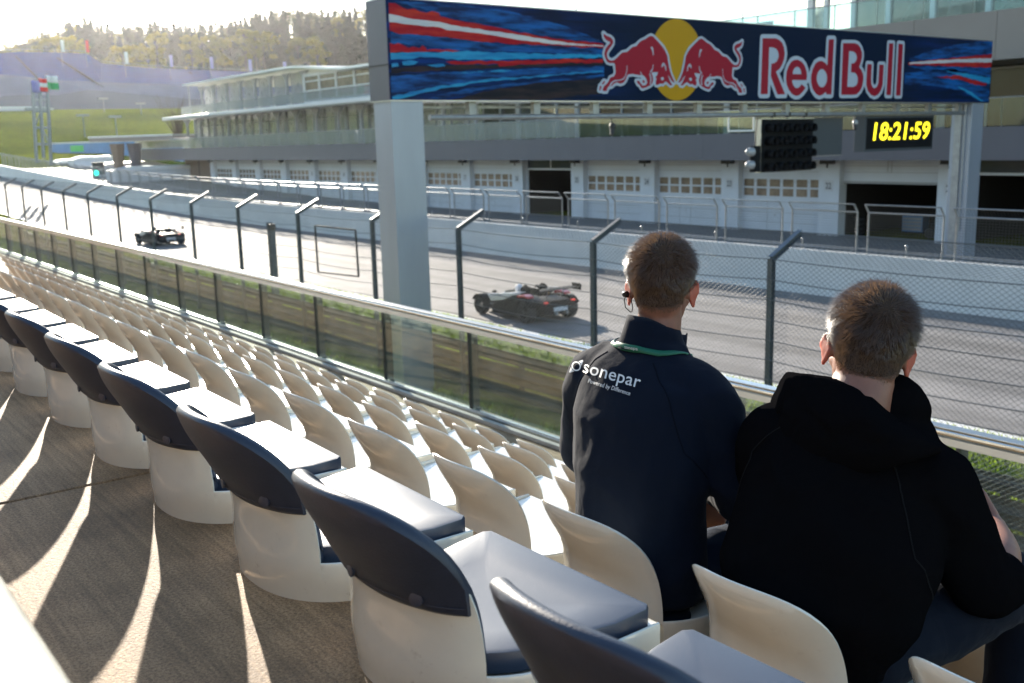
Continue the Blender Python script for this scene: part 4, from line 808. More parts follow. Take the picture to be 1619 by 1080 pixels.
mb=MB(); mb.box(-52,-40.6,50,50.2,3.0,6.6); mb.box(-52,-12,49.8,50,2.9,4.9); mb.build('parapet','garage_white',B)
# a yellow-and-white notice band behind the dark glass at right
# ---- dark shapes inside the open garages: stacked tyres, a yellow car nose, tool trolleys
mat('yellow_paint',(.6,.45,.02),.35); mat('orange_paint',(.6,.12,.02),.4); mat('rubber',(.015,.015,.016),.7)
for j,(x,y) in enumerate(((-32.2,47.3),(-29.2,49.5),(-27.6,49.8))):
    t=thing('tyre_stack','stack of black tyres inside the half-open garage, %s from the left'%ordn(j),'tyre stack',(x,y,G),group='tyre stacks in the garage')
    for q in range(3 if j else 4):
        mb=MB(); z=G+.12+.235*q
        mb.grid(lambda u,v:(x+(.24+.08*math.cos(2*PI*v))*math.cos(2*PI*u),y+(.24+.08*math.cos(2*PI*v))*math.sin(2*PI*u),z+.11*math.sin(2*PI*v)),18,8); mb.build('tyre','rubber',t,smooth=True)
t=thing('tool_trolley','blue tool trolley in the half-open garage','trolley',(-30.5,49.8,G))
mb=MB(); mb.box(-31.1,-29.9,49.5,50.1,G+.12,G+.95); mb.build('cabinet','blue_wall',t,bevel=.02)
mb=MB(); [mb.box(-31.05,-29.95,49.485,49.498,G+.2+.18*q,G+.34+.18*q) for q in range(4)]; mb.build('drawers','steel_grey',t)
mb=MB(); [mb.sphere((sx,49.8,G+.06),.06,8,6) for sx in (-31,-30)]; mb.build('castors','rubber',t)
t=thing('yellow_kart','low yellow racing vehicle parked in the half-open garage','racing car',(-27.9,48.4,G))
mb=MB(); mb.prism([(-1.1,.1),(1.1,.1),(1.15,.3),(.5,.42),(.2,.62),(-.3,.62),(-.7,.5),(-1.15,.38)],lambda a,b_,d:(-27.6+a,48.6+d,G+b_),-.55,.55); mb.build('body','yellow_paint',t,bevel=.05)
mb=MB(); [mb.tube([(-27.6+a,48.6+s_*.72-.12,G+.27),(-27.6+a,48.6+s_*.72+.12,G+.27)],.27,14) for a in (-.85,.85) for s_ in (-1,1)]; mb.build('wheels','rubber',t,smooth='auto')
t=thing('wall_banner','red and black banner hanging on the wall of the rightmost open garage','banner',(-22,52,G))
mb=MB(); mb.box(-23.0,-22.3,52,52.06,-3.9,-1.9); mb.build('cloth','red',t)
t=thing('screen_stand','screen with orange picture in the rightmost open garage','screen',(-19,50,G))
mb=MB(); mb.box(-20.2,-18.4,50,50.1,-3.0,-2.1); mb.box(-19.4,-19.2,50.05,50.15,G,-3.0); mb.build('casing','steel_grey',t); MB().box(-20.1,-19.7,49.985,49.998,-2.9,-2.3).build('picture','orange_paint',t)
# ============================================================ far left: paddock, flags, stands on the hill, wood
def dirp(px,py,d):
    """point seen at this pixel, d metres away along the ground"""
    r=ray(px,py); return r*(d/math.hypot(r.x,r.y))
def wallseg(mb,p,q,z0,z1,th=.3):
    d=(Vector((q[0],q[1],0))-Vector((p[0],p[1],0))).normalized(); n_=Vector((-d.y,d.x,0))*th/2
    v=[]
    for (c,a) in ((p,z0),(p,z1),(q,z0),(q,z1)):
        for s_ in (-1,1): v.append((c[0]+n_.x*s_,c[1]+n_.y*s_,a))
    mb.add(v,[(0,1,3,2),(4,6,7,5),(0,4,5,1),(2,3,7,6),(0,2,6,4),(1,5,7,3)])
# blue hoarding
t=thing('blue_hoarding','long bright blue wall at the foot of the grassy hill','wall',tuple(dirp(150,243,205)))
a=dirp(80,228,205); c=dirp(215,228,185); e=dirp(290,236,175); mb=MB(); wallseg(mb,a,c,-3.5,a.z,.4); wallseg(mb,(c.x,c.y+.0),e,-3.5,e.z+.4,.4); mb.build('boards','blue_wall',t)
mb=MB(); wallseg(mb,a,c,a.z+.002,a.z+.25,.5); wallseg(mb,c,e,-2.3,-1.9,.8); mb.build('capping','paint_white',t)
mat('green_sign',(.05,.4,.1),.5)
q=dirp(122,235,180); MB().box(q.x-.2,q.x,q.y-1.0,q.y+1.0,q.z-.5,q.z+.5).build('green_notice','green_sign',t)
# footbridge / canopy beside the pavilion
t=thing('canopy_bridge','flat pale canopy on two brown pillars beyond the end of the pit building','canopy',tuple(dirp(200,262,160)))
a=dirp(115,221,178); c=dirp(168,219,150); e=dirp(300,218,140); mb=MB(); wallseg(mb,c,e,c.z-.45,c.z+.05,6); mb.build('deck','tan_panel',t); mb=MB(); wallseg(mb,c,e,c.z+.053,c.z+.25,6.3); mb.build('deck_edge','roof_white',t)
for px in (187,214):
    q=dirp(px,250,146); mb=MB(); mb.tube([(q.x,q.y,G+2),(q.x,q.y,-1.8),(q.x,q.y,.9)],[.75,.62,.95],8); mb.build('pillar','brown_wall' if px<200 else 'grey_panel',t)
# paddock bits: white vans / tents
for i,(px,py,d,w_,h_,lab) in enumerate(((205,262,150,9,2.4,'low white paddock building under the canopy'),(250,268,140,12,2.2,'white paddock tent right of the brown pillars'),(30,172,300,16,3,'pale blue truck on the hill road'),(150,252,170,7,1.6,'small white awning behind the pit wall'),(108,257,175,4,1.2,'small pale kiosk behind the far pit wall'))):
    q=dirp(px,py,d); t=thing('paddock_tent',lab,'tent',(q.x,q.y,q.z-h_))
    mb=MB(); mb.box(q.x-2,q.x+2,q.y-w_/2,q.y+w_/2,q.z-h_-1,q.z); mb.build('body','garage_white' if i!=2 else 'sign_pale',t,bevel=.05)
    mb=MB(); mb.prism([(-w_/2-.2,0),(w_/2+.2,0),(w_/2*.6,.5),(-w_/2*.6,.5)],lambda a,b_,d_:(q.x+d_,q.y+a,q.z+.003+b_),-2.2,2.2); mb.build('roof','roof_white',t)
# flag tower
mat('flag_violet',(.35,.33,.62),.7); mat('flag_red',(.75,.04,.03),.7); mat('flag_white',(.85,.85,.82),.7); mat('flag_green',(.05,.42,.14),.7)
D=118
def P(px,py): return dirp(px,py,D)
t=thing('flag_tower','grey lattice tower carrying three flags above the track bend','tower',tuple(P(66,262)))
mb=MB(); x0,x1,x2=P(52,200),P(65,200),P(77,200)
for (pb,pt) in (((58,258),(51,130)),((69,250),(62,130)),((81,262),(74,122))):
    mb.tube([P(*pb),P(*pt)],.17,6)
for y in (158,176,202,228,): mb.tube([P(53+(y-158)*.05,y),P(78+(y-158)*.03,y)],.12,5)
for k,(a,c) in enumerate((((54,158),(64,176)),((64,176),(55,202)),((76,158),(66,176)),((67,202),(78,228)))): mb.tube([P(*a),P(*c)],.07,4)
mb.box(P(40,172).x-.4,P(40,172).x+.4,P(40,172).y,P(80,172).y,P(60,172).z-.15,P(60,172).z+.1)
mb.build('lattice','galv',t)
def flag(name,lab,px,py,w_,h_,bands,D=118,pole=None):
    t=thing(name,lab,'flag',tuple(dirp(px,py+h_,D)))
    a=dirp(px,py,D); c=dirp(px+w_,py,D); H=dirp(px,py,D).z-dirp(px,py+h_,D).z; d=(c-a); d.z=0
    n_=len(bands)
    for i,m in enumerate(bands):
        mb=MB(); mb.grid(lambda u,v:(a.x+d.x*u+.25*math.sin(u*7+1),a.y+d.y*u+.18*math.sin(u*7),a.z-H*(i+v)/n_-.12*u*H*.5),10,3)
        mb.build('band',m,t,smooth=True).modifiers.new('s','SOLIDIFY').thickness=.02
    return t
flag('flag','pale violet flag, left of the three on the lattice tower',48,127,11,19,['flag_violet'])
flag('flag','red-white-red striped flag in the middle of the lattice tower',60,124,11,20,['flag_red','flag_white','flag_red'])
flag('flag','white and green flag on the right of the lattice tower',71,119,17,22,['flag_white','flag_green'])
for i,(px,py,m,lab) in enumerate(((95,63,'flag_white','white tall flag, first from the left above the hill stand'),(134,64,'flag_red','red tall flag, second from the left above the hill stand'),(196,82,'flag_green','white-green tall flag, third from the left above the hill stand'),(267,87,'flag_violet','blue tall flag, fourth from the left above the hill stand'),(331,90,'flag_violet','violet tall flag, fifth from the left above the hill stand'),(392,94,'flag_violet','bluish tall flag, sixth from the left above the hill stand'),(447,98,'flag_violet','pale tall flag, seventh from the left above the hill stand'))):
    t=thing('feather_flag',lab,'flag',tuple(dirp(px,py+26,400)))
    a=dirp(px,py,400); c=dirp(px+5.5,py,400); z1=dirp(px,py+19,400).z; mb=MB()
    mb.prism([(0,0),(1,0),(1,-1),(.15,-1)],lambda u,v,d_:(a.x+(c.x-a.x)*u+d_,a.y+(c.y-a.y)*u,a.z+(a.z-z1)*v),-.05,.05); mb.build('cloth',m if i!=2 else 'flag_white',t)
    mb=MB(); mb.tube([(a.x,a.y,a.z),(a.x,a.y,a.z-9)],.08,5); mb.build('pole','galv',t)
# light masts on the hill
for i,(px,py,d) in enumerate(((131,184,230),(182,186,225),(163,157,290),(222,165,280))):
    q=dirp(px,py,d); t=thing('light_mast','thin grey lamp mast on the grassy hill, %s of four'%ordn(i),'mast',(q.x,q.y,q.z-9))
    mb=MB(); mb.tube([(q.x,q.y,q.z-9),(q.x,q.y,q.z)],.11,5); mb.build('pole','galv',t); mb=MB(); mb.box(q.x-.3,q.x+.3,q.y-1.2,q.y+1.2,q.z,q.z+.4); mb.build('lamp_head','steel_grey',t)
# grandstand on the hill
mat('stair_dark',(.05,.05,.06),1,spec=0); mat('far_blue',(.03,.065,.22),.95,spec=.05,vary=.12,vscale=.3); mat('far_concrete',(.17,.18,.24),.95,spec=0,vary=.12,vscale=.08)
t=thing('hill_grandstand','long open grandstand with blue seats curving along the hillside','grandstand',tuple(dirp(150,160,400)))
T=[(-60,80,108,150,172),(0,84,118,152,172),(30,82,120,150,172),(90,83,127,150,170),(138,85,128,142,170),(160,100,130,143,166),(230,107,132,150,166),(300,110,134,156,168),(400,114,137,160,170),(520,118,140,160,172),(640,122,142,160,172)]
DT,DB,DC=455,425,412
mb=MB(); top=[dirp(a,b_,DT) for a,b_,c,d,e in T]; mid=[dirp(a,c,DB) for a,b_,c,d,e in T]; low=[dirp(a,d,DC) for a,b_,c,d,e in T]
back=[Vector((p.x*1.01,p.y*1.01,p.z-14)) for p in top]
n_=len(T); mb.v=[tuple(p) for p in top+mid+back]; 
for i in range(n_-1): mb.f+=[(i,i+1,n_+i+1,n_+i),(i,2*n_+i,2*n_+i+1,i+1)]; mb.mi+=[0,0]
o=mb.build('blue_seating','far_blue',t,fix=False)
mb=MB(); bot=[p+Vector((p.x*-.0,0,-8)) for p in low]; mb.v=[tuple(p) for p in mid+low+bot]
for i in range(n_-1): mb.f+=[(i,i+1,n_+i+1,n_+i),(n_+i,n_+i+1,2*n_+i+1,2*n_+i)]; mb.mi+=[0,0]
mb.build('concrete_tier','far_concrete',t,fix=False)
for (a,b_),(c,d) in (((25,90),(70,135)),((90,92),(165,140)),((185,112),(250,150)),((300,115),(345,155)),((240,128),(285,165))):
    p=dirp(a,b_,449); q=dirp(c,d,417); MB().tube([p,(p+q)/2+Vector((0,0,.2)),q],.45,5).build('stairway','stair_dark',t)
mb=MB(); mb.tube([p+Vector((0,0,.9)) for p in top],.12,4); mb.build('top_rail','galv',t)

# ---- trees on the ridge: trunk with limbs, crown of many small leaf faces in clumps
mat('bark',(.10,.075,.055),.9,vary=.3)
def leafmat(nm,c1,c2):
    m=bpy.data.materials.new(nm); m.use_nodes=True; n=m.node_tree.nodes; l=m.node_tree.links; b=n['Principled BSDF']; b.inputs['Roughness'].default_value=.7; b.inputs['Specular IOR Level'].default_value=0
    g=n.new('ShaderNodeObjectInfo'); tc=n.new('ShaderNodeTexCoord'); no=n.new('ShaderNodeTexNoise'); no.inputs['Scale'].default_value=.6; l.new(tc.outputs['Object'],no.inputs[0])
    a=n.new('ShaderNodeMath'); l.new(g.outputs['Random'],a.inputs[0]); l.new(no.outputs[0],a.inputs[1]); a2=n.new('ShaderNodeMath'); a2.operation='MULTIPLY'; a2.inputs[1].default_value=.5; l.new(a.outputs[0],a2.inputs[0])
    r=n.new('ShaderNodeValToRGB'); e=r.color_ramp.elements; e[0].position=.25; e[0].color=(*c1,1); e[1].position=.75; e[1].color=(*c2,1); l.new(a2.outputs[0],r.inputs[0]); l.new(r.outputs[0],b.inputs['Base Color'])
    tl=n.new('ShaderNodeBsdfTranslucent'); l.new(r.outputs[0],tl.inputs[0]); mx=n.new('ShaderNodeMixShader'); mx.inputs[0].default_value=.4; l.new(b.outputs[0],mx.inputs[1]); l.new(tl.outputs[0],mx.inputs[2]); l.new(mx.outputs[0],n['Material Output'].inputs[0]); M[nm]=m
leafmat('needles',(.008,.018,.010),(.022,.04,.018)); leafmat('autumn',(.13,.13,.02),(.38,.30,.035)); leafmat('green_leaf',(.035,.05,.018),(.09,.095,.03))
def leafs(mb,c,s,n_,rr,sz):
    for _ in range(n_):
        d=Vector((rr.gauss(0,1),rr.gauss(0,1),rr.gauss(0,1))); d=d/max(.3,d.length)*rr.uniform(.5,1)**.5; p=Vector(c)+Vector((d.x*s[0],d.y*s[1],d.z*s[2]))
        u=Vector((rr.uniform(-1,1),rr.uniform(-1,1),rr.uniform(-1,1))).normalized(); v=u.cross(Vector((rr.uniform(-1,1),rr.uniform(-1,1),rr.uniform(-1,1)))).normalized(); q=sz*rr.uniform(.6,1.4)
        mb.add([p+u*q,p+v*q,p-u*q,p-v*q*.8],[(0,1,2,3)])
def tree(kind,seed):
    rr=random.Random(seed); t=thing({'c':'spruce_tree','a':'autumn_tree','g':'leafy_tree'}[kind],'x','tree'); H=22 if kind=='c' else 16
    mb=MB(); mb.tube([(0,0,-3),(0,0,H*.35),(rr.uniform(-.3,.3),0,H*.9)],[.42,.3,.06],7)
    cr=MB()
    if kind=='c':
        for i in range(30):
            z=H*(.12+.86*i/29); R_=4.3*(1-i/30)**.85+.25
            for k in range(6 if i<24 else 3):
                a=rr.uniform(0,2*PI); L=R_*rr.uniform(.6,1.1); e=Vector((math.cos(a)*L,math.sin(a)*L,z-.22*L))
                if i%3==0: mb.tube([(0,0,z),e],[.07,.02],4)
                for q in (.35,.6,.85,1.0): leafs(cr,(e.x*q,e.y*q,z-.2*L*q),(.55,.55,.25),6,rr,.46)
    else:
        for k in range(20):
            a=rr.uniform(0,2*PI); z=H*rr.uniform(.36,.92); L=rr.uniform(1.2,4.6)*(1-.55*abs(z/H-.55)); e=Vector((math.cos(a)*L,math.sin(a)*L,z)); mb.tube([(0,0,z-2.4),e*.6+Vector((0,0,z*.4-.9)),e],[.14,.09,.03],4)
            leafs(cr,e,(1.35,1.35,1.0),60,rr,.26)
            for q in range(3): leafs(cr,e+Vector((rr.uniform(-1.5,1.5),rr.uniform(-1.5,1.5),rr.uniform(-1,1))),(.6,.6,.45),24,rr,.22)
    mb.build('trunk','bark',t); cr.build('crown',{'c':'needles','a':'autumn','g':'green_leaf'}[kind],t,fix=False); return t
protos={k:[tree(k,11*j+ord(k)) for j in range(3)] for k in 'cag'}
used=set()
TREES=[]
def plant(kind,x,y,z,s,lab,grp,row=0):
    src=rnd.choice(protos[kind])
    if src.name in used: c=copy_tree(src)
    else: c=src; used.add(src.name)
    c.location=(x,y,z); c.rotation_euler=(0,0,rnd.uniform(0,6.28)); c.scale=(s*rnd.uniform(.85,1.15),)*2+(s,); c['label']=lab; c['group']=grp; TREES.append((row,kind,math.atan2(y,-x),c))
# skyline of tree tops as (px, py) in the picture, walked from left to right
sky_=[(-60,80),(10,72),(28,62),(45,58),(62,42),(72,40),(82,55),(92,50),(98,28),(106,34),(118,32),(126,30),(138,20),(150,38),(165,34),(178,40),(192,42),(205,36),(225,36),(245,32),(262,34),(280,30),(300,34),(330,32),(355,30),(380,26),(400,22),(430,14),(460,10),(490,12),(520,12),(560,10),(600,14),(640,18),(680,24),(720,40)]
def skyy(px):
    for (a,u),(b_,v) in zip(sky_,sky_[1:]):
        if px<=b_: return u+(v-u)*(px-a)/(b_-a)
    return 60
LB={'c':'dark spruce tree in the wood above the hill stand','a':'yellow autumn tree in front of the dark wood','g':'green leafy tree on the ridge above the hill stand'}
GB={'c':'spruces in the wood','a':'autumn trees at the edge of the wood','g':'green trees on the ridge'}
# top row
px=-50
while px<700:
    d=rnd.uniform(560,600); k='c' if (px>88 and rnd.random()<.75) else ('g' if rnd.random()<.7 else 'a')
    py=skyy(px)+rnd.uniform(0,10); q=dirp(px,py,d); s=rnd.uniform(.85,1.15); H=(22 if k=='c' else 16)*s
    plant(k,q.x,q.y,q.z-H,s,LB[k],GB[k]); px+=rnd.uniform(6,11)
for row,(dd,off) in enumerate(((540,18),(520,34),(500,48),(485,62))):
    px=-50+rnd.uniform(0,8)
    while px<660:
        top=skyy(px)+off+rnd.uniform(-6,8)
        if top<104:
            k='c' if rnd.random()<(.90 if row!=2 else .78) else ('a' if rnd.random()<.75 else 'g')
            if px<60: k=rnd.choice('gga')
            q=dirp(px,top,dd+rnd.uniform(-8,8)); s=rnd.uniform(.85,1.2); H=(22 if k=='c' else 16)*s
            plant(k,q.x,q.y,q.z-H,s,LB[k],GB[k],row+1)
        px+=rnd.uniform(11,19)
for px,py in ((191,72),(216,70),(232,74),(245,50),(300,54),(316,56),(340,56),(352,60),(385,44),(402,48),(415,50),(470,60),(485,58),(500,62),(178,80),(100,56),(118,58)):
    q=dirp(px,py,470+rnd.uniform(-6,6)); plant('a',q.x,q.y,q.z-17,1.08,LB['a'],GB['a'],5)
cnt={}
for row,k,a,c in sorted(TREES,key=lambda q:(q[0],q[1],q[2])):
    i=cnt.get((row,k),0); cnt[(row,k)]=i+1
    c['label']='%s, %s from the left in the %s tree row'%({'c':'dark spruce','a':'yellow autumn tree','g':'green leafy tree'}[k],ordn(i),('topmost','second','third','fourth','fifth','lowest')[row])
# the slope carrying the wood
mb=MB()
def slope(u,v):
    px=-70+800*u; top=skyy(px)+16; q=dirp(px,max(top,30)+ (0 if v>.5 else 0),600); p=dirp(px,118,462)
    z0=p.z-6; a=p.lerp(q,v); return (a.x,a.y,z0+(q.z-22-z0)*v)
tag(MB().grid(slope,60,6).build('hill','grass_ground',smooth=True),kind='structure')
# leafless shrub at the left of the pavilion
t=thing('bare_shrub','leafless brown shrub beside the left end of the pavilion','shrub',tuple(dirp(282,205,150)))
mb=MB(); q=dirp(282,222,150); rr=random.Random(5)
for i in range(60):
    a=rr.uniform(0,6.28); L=rr.uniform(1,3.2); mb.tube([(q.x,q.y,q.z),(q.x+math.cos(a)*L*.4,q.y+math.sin(a)*L*.4,q.z+rr.uniform(2,4)),(q.x+math.cos(a)*L,q.y+math.sin(a)*L,q.z+rr.uniform(3.5,6.5))],[.05,.03,.01],3)
mb.build('branches','bark',t)
# traffic light by the far pit exit
t=thing('pit_exit_light','small signal showing a green lamp at the far pit exit','traffic light',tuple(dirp(153,280,128)))
q=dirp(153,262,128); mb=MB(); mb.box(q.x-.15,q.x+.1,q.y-.5,q.y+.8,q.z-1.0,q.z+.4); mb.tube([(q.x,q.y,q.z-3),(q.x,q.y,q.z-1)],.06,5); mb.build('housing','frame_black',t)
mat('green_lamp',(0,.6,.3),.4,emit=(.0,.9,.55,2.2)); q=dirp(152,273.5,127); MB().sphere(q,.28,10,7).build('lamp','green_lamp',t,smooth=True)
# concrete block below the right end of the railing
t=thing('concrete_block','pale concrete block standing in the grass below the railing at right','block',(-6.6,12.9,-6.6))
mb=MB(); mb.box(-7.4,-5.2,12.0,13.0,-6.6,-5.55); mb.build('block','concrete_pale',t,bevel=.03); mb=MB(); mb.box(-6.9,-6.75,12.2,12.8,-5.549,-5.46); mb.build('lifting_eye','galv',t)
# slender flagpole above the banner
for px,lab in ((911,'thin grey pole rising behind the banner, left one'),(1174,'thin grey pole rising behind the banner, right one')):
    q=dirp(px,20,62); t=thing('flagpole',lab,'pole',(q.x,q.y,3)); MB().tube([(q.x,q.y,1),(q.x,q.y,q.z+6)],.05,6).build('pole','galv',t)
# ============================================================ people
mat('skin',(.25,.112,.072),.5,sss=.15,vary=.08,vscale=40,bump=.12,bscale=400)
mat('ear_skin',(.42,.105,.065),.5,sss=.6)
def cloth(nm,col,sheen=.05):
    m=mat(nm,col,.95,spec=.12 if sheen else .0,sheen=sheen); n=m.node_tree.nodes; l=m.node_tree.links; b=n['Principled BSDF']
    tc=n.new('ShaderNodeTexCoord'); a=n.new('ShaderNodeTexNoise'); a.inputs['Scale'].default_value=900; a.inputs['Detail'].default_value=2
    c=n.new('ShaderNodeTexNoise'); c.inputs['Scale'].default_value=9; c.inputs['Detail'].default_value=3; c.inputs['Distortion'].default_value=.6
    l.new(tc.outputs['Object'],a.inputs[0]); l.new(tc.outputs['Object'],c.inputs[0])
    b1=n.new('ShaderNodeBump'); b1.inputs['Strength'].default_value=.35; b1.inputs['Distance'].default_value=.0012; l.new(a.outputs[0],b1.inputs['Height'])
    b2=n.new('ShaderNodeBump'); b2.inputs['Strength'].default_value=.55; b2.inputs['Distance'].default_value=.012; l.new(c.outputs[0],b2.inputs['Height']); l.new(b1.outputs[0],b2.inputs['Normal']); l.new(b2.outputs[0],b.inputs['Normal'])
cloth('navy_fleece',(.006,.010,.020)); cloth('black_fleece',(.0045,.0045,.0052),0); mat('navy_seam',(.004,.006,.012),.9,spec=.1); mat('black_seam',(.008,.008,.009),.9,spec=.1); cloth('denim_black',(.012,.014,.018)); cloth('denim_navy',(.007,.010,.018)); cloth('denim_blue',(.010,.020,.042))
mat('hair_brown',(.055,.030,.016),.7,spec=.2); mat('hair_dark',(.045,.027,.016),.7,spec=.2); mat('shoe',(.03,.03,.03),.6)
mat('strand_hair_brown',(.085,.045,.021),.35,spec=.6,vary=.4,vscale=90); mat('strand_hair_dark',(.065,.037,.020),.35,spec=.6,vary=.4,vscale=90)
for q in ('strand_hair_brown','strand_hair_dark'):
    n=M[q].node_tree.nodes; tl=n.new('ShaderNodeBsdfTranslucent'); tl.inputs[0].default_value=(.42,.24,.11,1); mx=n.new('ShaderNodeMixShader'); mx.inputs[0].default_value=.22; M[q].node_tree.links.new(n['Principled BSDF'].outputs[0],mx.inputs[1]); M[q].node_tree.links.new(tl.outputs[0],mx.inputs[2]); M[q].node_tree.links.new(mx.outputs[0],n['Material Output'].inputs[0])
mat('print_white',(.72,.72,.70),.6); mat('lanyard_green',(.01,.13,.07),.55); mat('earphone',(.01,.01,.01),.35)
def ell(mb,pts,n=20):
    """closed loft through (centre, half width along side, half depth, side vector)"""
    k=len(mb.v); P=[Vector(p[0]) for p in pts]
    for i,(c,a,b_,sd) in enumerate(pts):
        t=(P[min(i+1,len(P)-1)]-P[max(i-1,0)]).normalized(); u=Vector(sd); u=(u-t*u.dot(t)).normalized(); v=t.cross(u)
        for j in range(n):
            th=2*PI*j/n; mb.v.append(tuple(P[i]+u*a*math.cos(th)+v*b_*math.sin(th)))
    for i in range(len(P)-1):
        for j in range(n): mb.f.append((k+i*n+j,k+i*n+(j+1)%n,k+(i+1)*n+(j+1)%n,k+(i+1)*n+j)); mb.mi.append(0)
    for e,(i0,s_) in enumerate(((0,-1),(len(P)-1,1))):
        mb.v.append(tuple(P[i0])); c=len(mb.v)-1
        for j in range(n):
            q=(k+i0*n+j,k+i0*n+(j+1)%n,c); mb.f.append(q if s_>0 else q[::-1]); mb.mi.append(0)
    for q in (0,-1):      # rounded ends
        c,a,b_,sd=pts[q]; r_=min(a,b_)*.96; mb.sphere(c,r_,14,8)
def limb(mb,pts,side=(1,0,0),n=18):
    """smooth tapering limb: pts = (centre, radius)"""
    q=[]; m=len(pts)
    for i in range(m-1):
        for s_ in range(6):
            t=s_/6; p0=Vector(pts[max(i-1,0)][0]); p1=Vector(pts[i][0]); p2=Vector(pts[i+1][0]); p3=Vector(pts[min(i+2,m-1)][0])
            c=.5*((2*p1)+(-p0+p2)*t+(2*p0-5*p1+4*p2-p3)*t*t+(-p0+3*p1-3*p2+p3)*t**3); r_=pts[i][1]+(pts[i+1][1]-pts[i][1])*(t*t*(3-2*t)); q.append((c,r_,r_,side))
    q.append((Vector(pts[-1][0]),pts[-1][1],pts[-1][1],side)); ell(mb,q,n)
def fuse(mb,name,m,parent,voxel=.006,smooth=6,fn=None,sub=0):
    me=bpy.data.meshes.new(name); me.from_pydata(mb.v,[],mb.f)
    bm=bmesh.new(); bm.from_mesh(me); bmesh.ops.remove_doubles(bm,verts=bm.verts,dist=1e-6); bmesh.ops.recalc_face_normals(bm,faces=bm.faces); bm.to_mesh(me); bm.free()
    o=bpy.data.objects.new(name+'_tmp',me); scn.collection.objects.link(o)
    r_=o.modifiers.new('r','REMESH'); r_.mode='VOXEL'; r_.voxel_size=voxel; r_.adaptivity=0
    s_=o.modifiers.new('s','SMOOTH'); s_.factor=.5; s_.iterations=smooth
    dg=bpy.context.evaluated_depsgraph_get(); dg.update(); nm=bpy.data.meshes.new_from_object(o.evaluated_get(dg)); nm.name=name
    bpy.data.objects.remove(o); bpy.data.meshes.remove(me); nm.materials.clear(); nm.materials.append(M[m])
    if fn:
        co=[v.co.copy() for v in nm.vertices]; no=[v.normal.copy() for v in nm.vertices]
        for v,c,q in zip(nm.vertices,co,no): v.co=c+q*fn(c,q)
    nm.polygons.foreach_set('use_smooth',[True]*len(nm.polygons)); nm.update()
    o=bpy.data.objects.new(name,nm); scn.collection.objects.link(o); o.parent=parent; o.location=-Vector(parent['_o']) if '_o' in parent else Vector((0,0,0)); return o
def bvh(o): return BVHTree.FromPolygons([v.co.copy() for v in o.data.vertices],[tuple(p.vertices) for p in o.data.polygons])
def hand(mb,w,d,nrm,s,curl=.6,L=1.0):
    """w wrist, d along the hand, nrm out of the back of the hand, s towards the thumb"""
    w=Vector(w); d=Vector(d).normalized(); s=Vector(s); s=(s-d*s.dot(d)).normalized(); nrm=s.cross(d) if s.cross(d).dot(Vector(nrm))>0 else d.cross(s)
    ell(mb,[(w-d*.02,.026,.019,s),(w+d*.01,.028,.018,s),(w+d*.04,.038,.016,s),(w+d*.075,.041,.0145,s),(w+d*.092,.038,.012,s)],14)
    for i,(o,l_,r_) in enumerate(((.029,.072,.0088),(.010,.080,.0092),(-.010,.074,.0088),(-.028,.058,.0078))):
        p=w+d*(.088-abs(o)*.15)+s*o; dd=(d+s*o*1.5).normalized(); pts=[(p-dd*.02,r_)]
        for j,f in enumerate((.45,.32,.23)):
            pts.append((p,r_*(1-.08*j))); a=curl*(.55+.45*j)*1.05
            dd=(dd*math.cos(a)-nrm*math.sin(a)).normalized(); p=p+dd*l_*f*L
        pts.append((p,r_*.72)); limb(mb,pts,s,10)
    p=w+d*.022+s*.026; dd=(d*.75+s*.65-nrm*.25).normalized(); limb(mb,[(p-dd*.01,.015),(p+dd*.025,.0125),(p+dd*.05,.0105),(p+(dd*.6+d*.4-nrm*.2)*.075,.0085)],s,10)
HS=.95
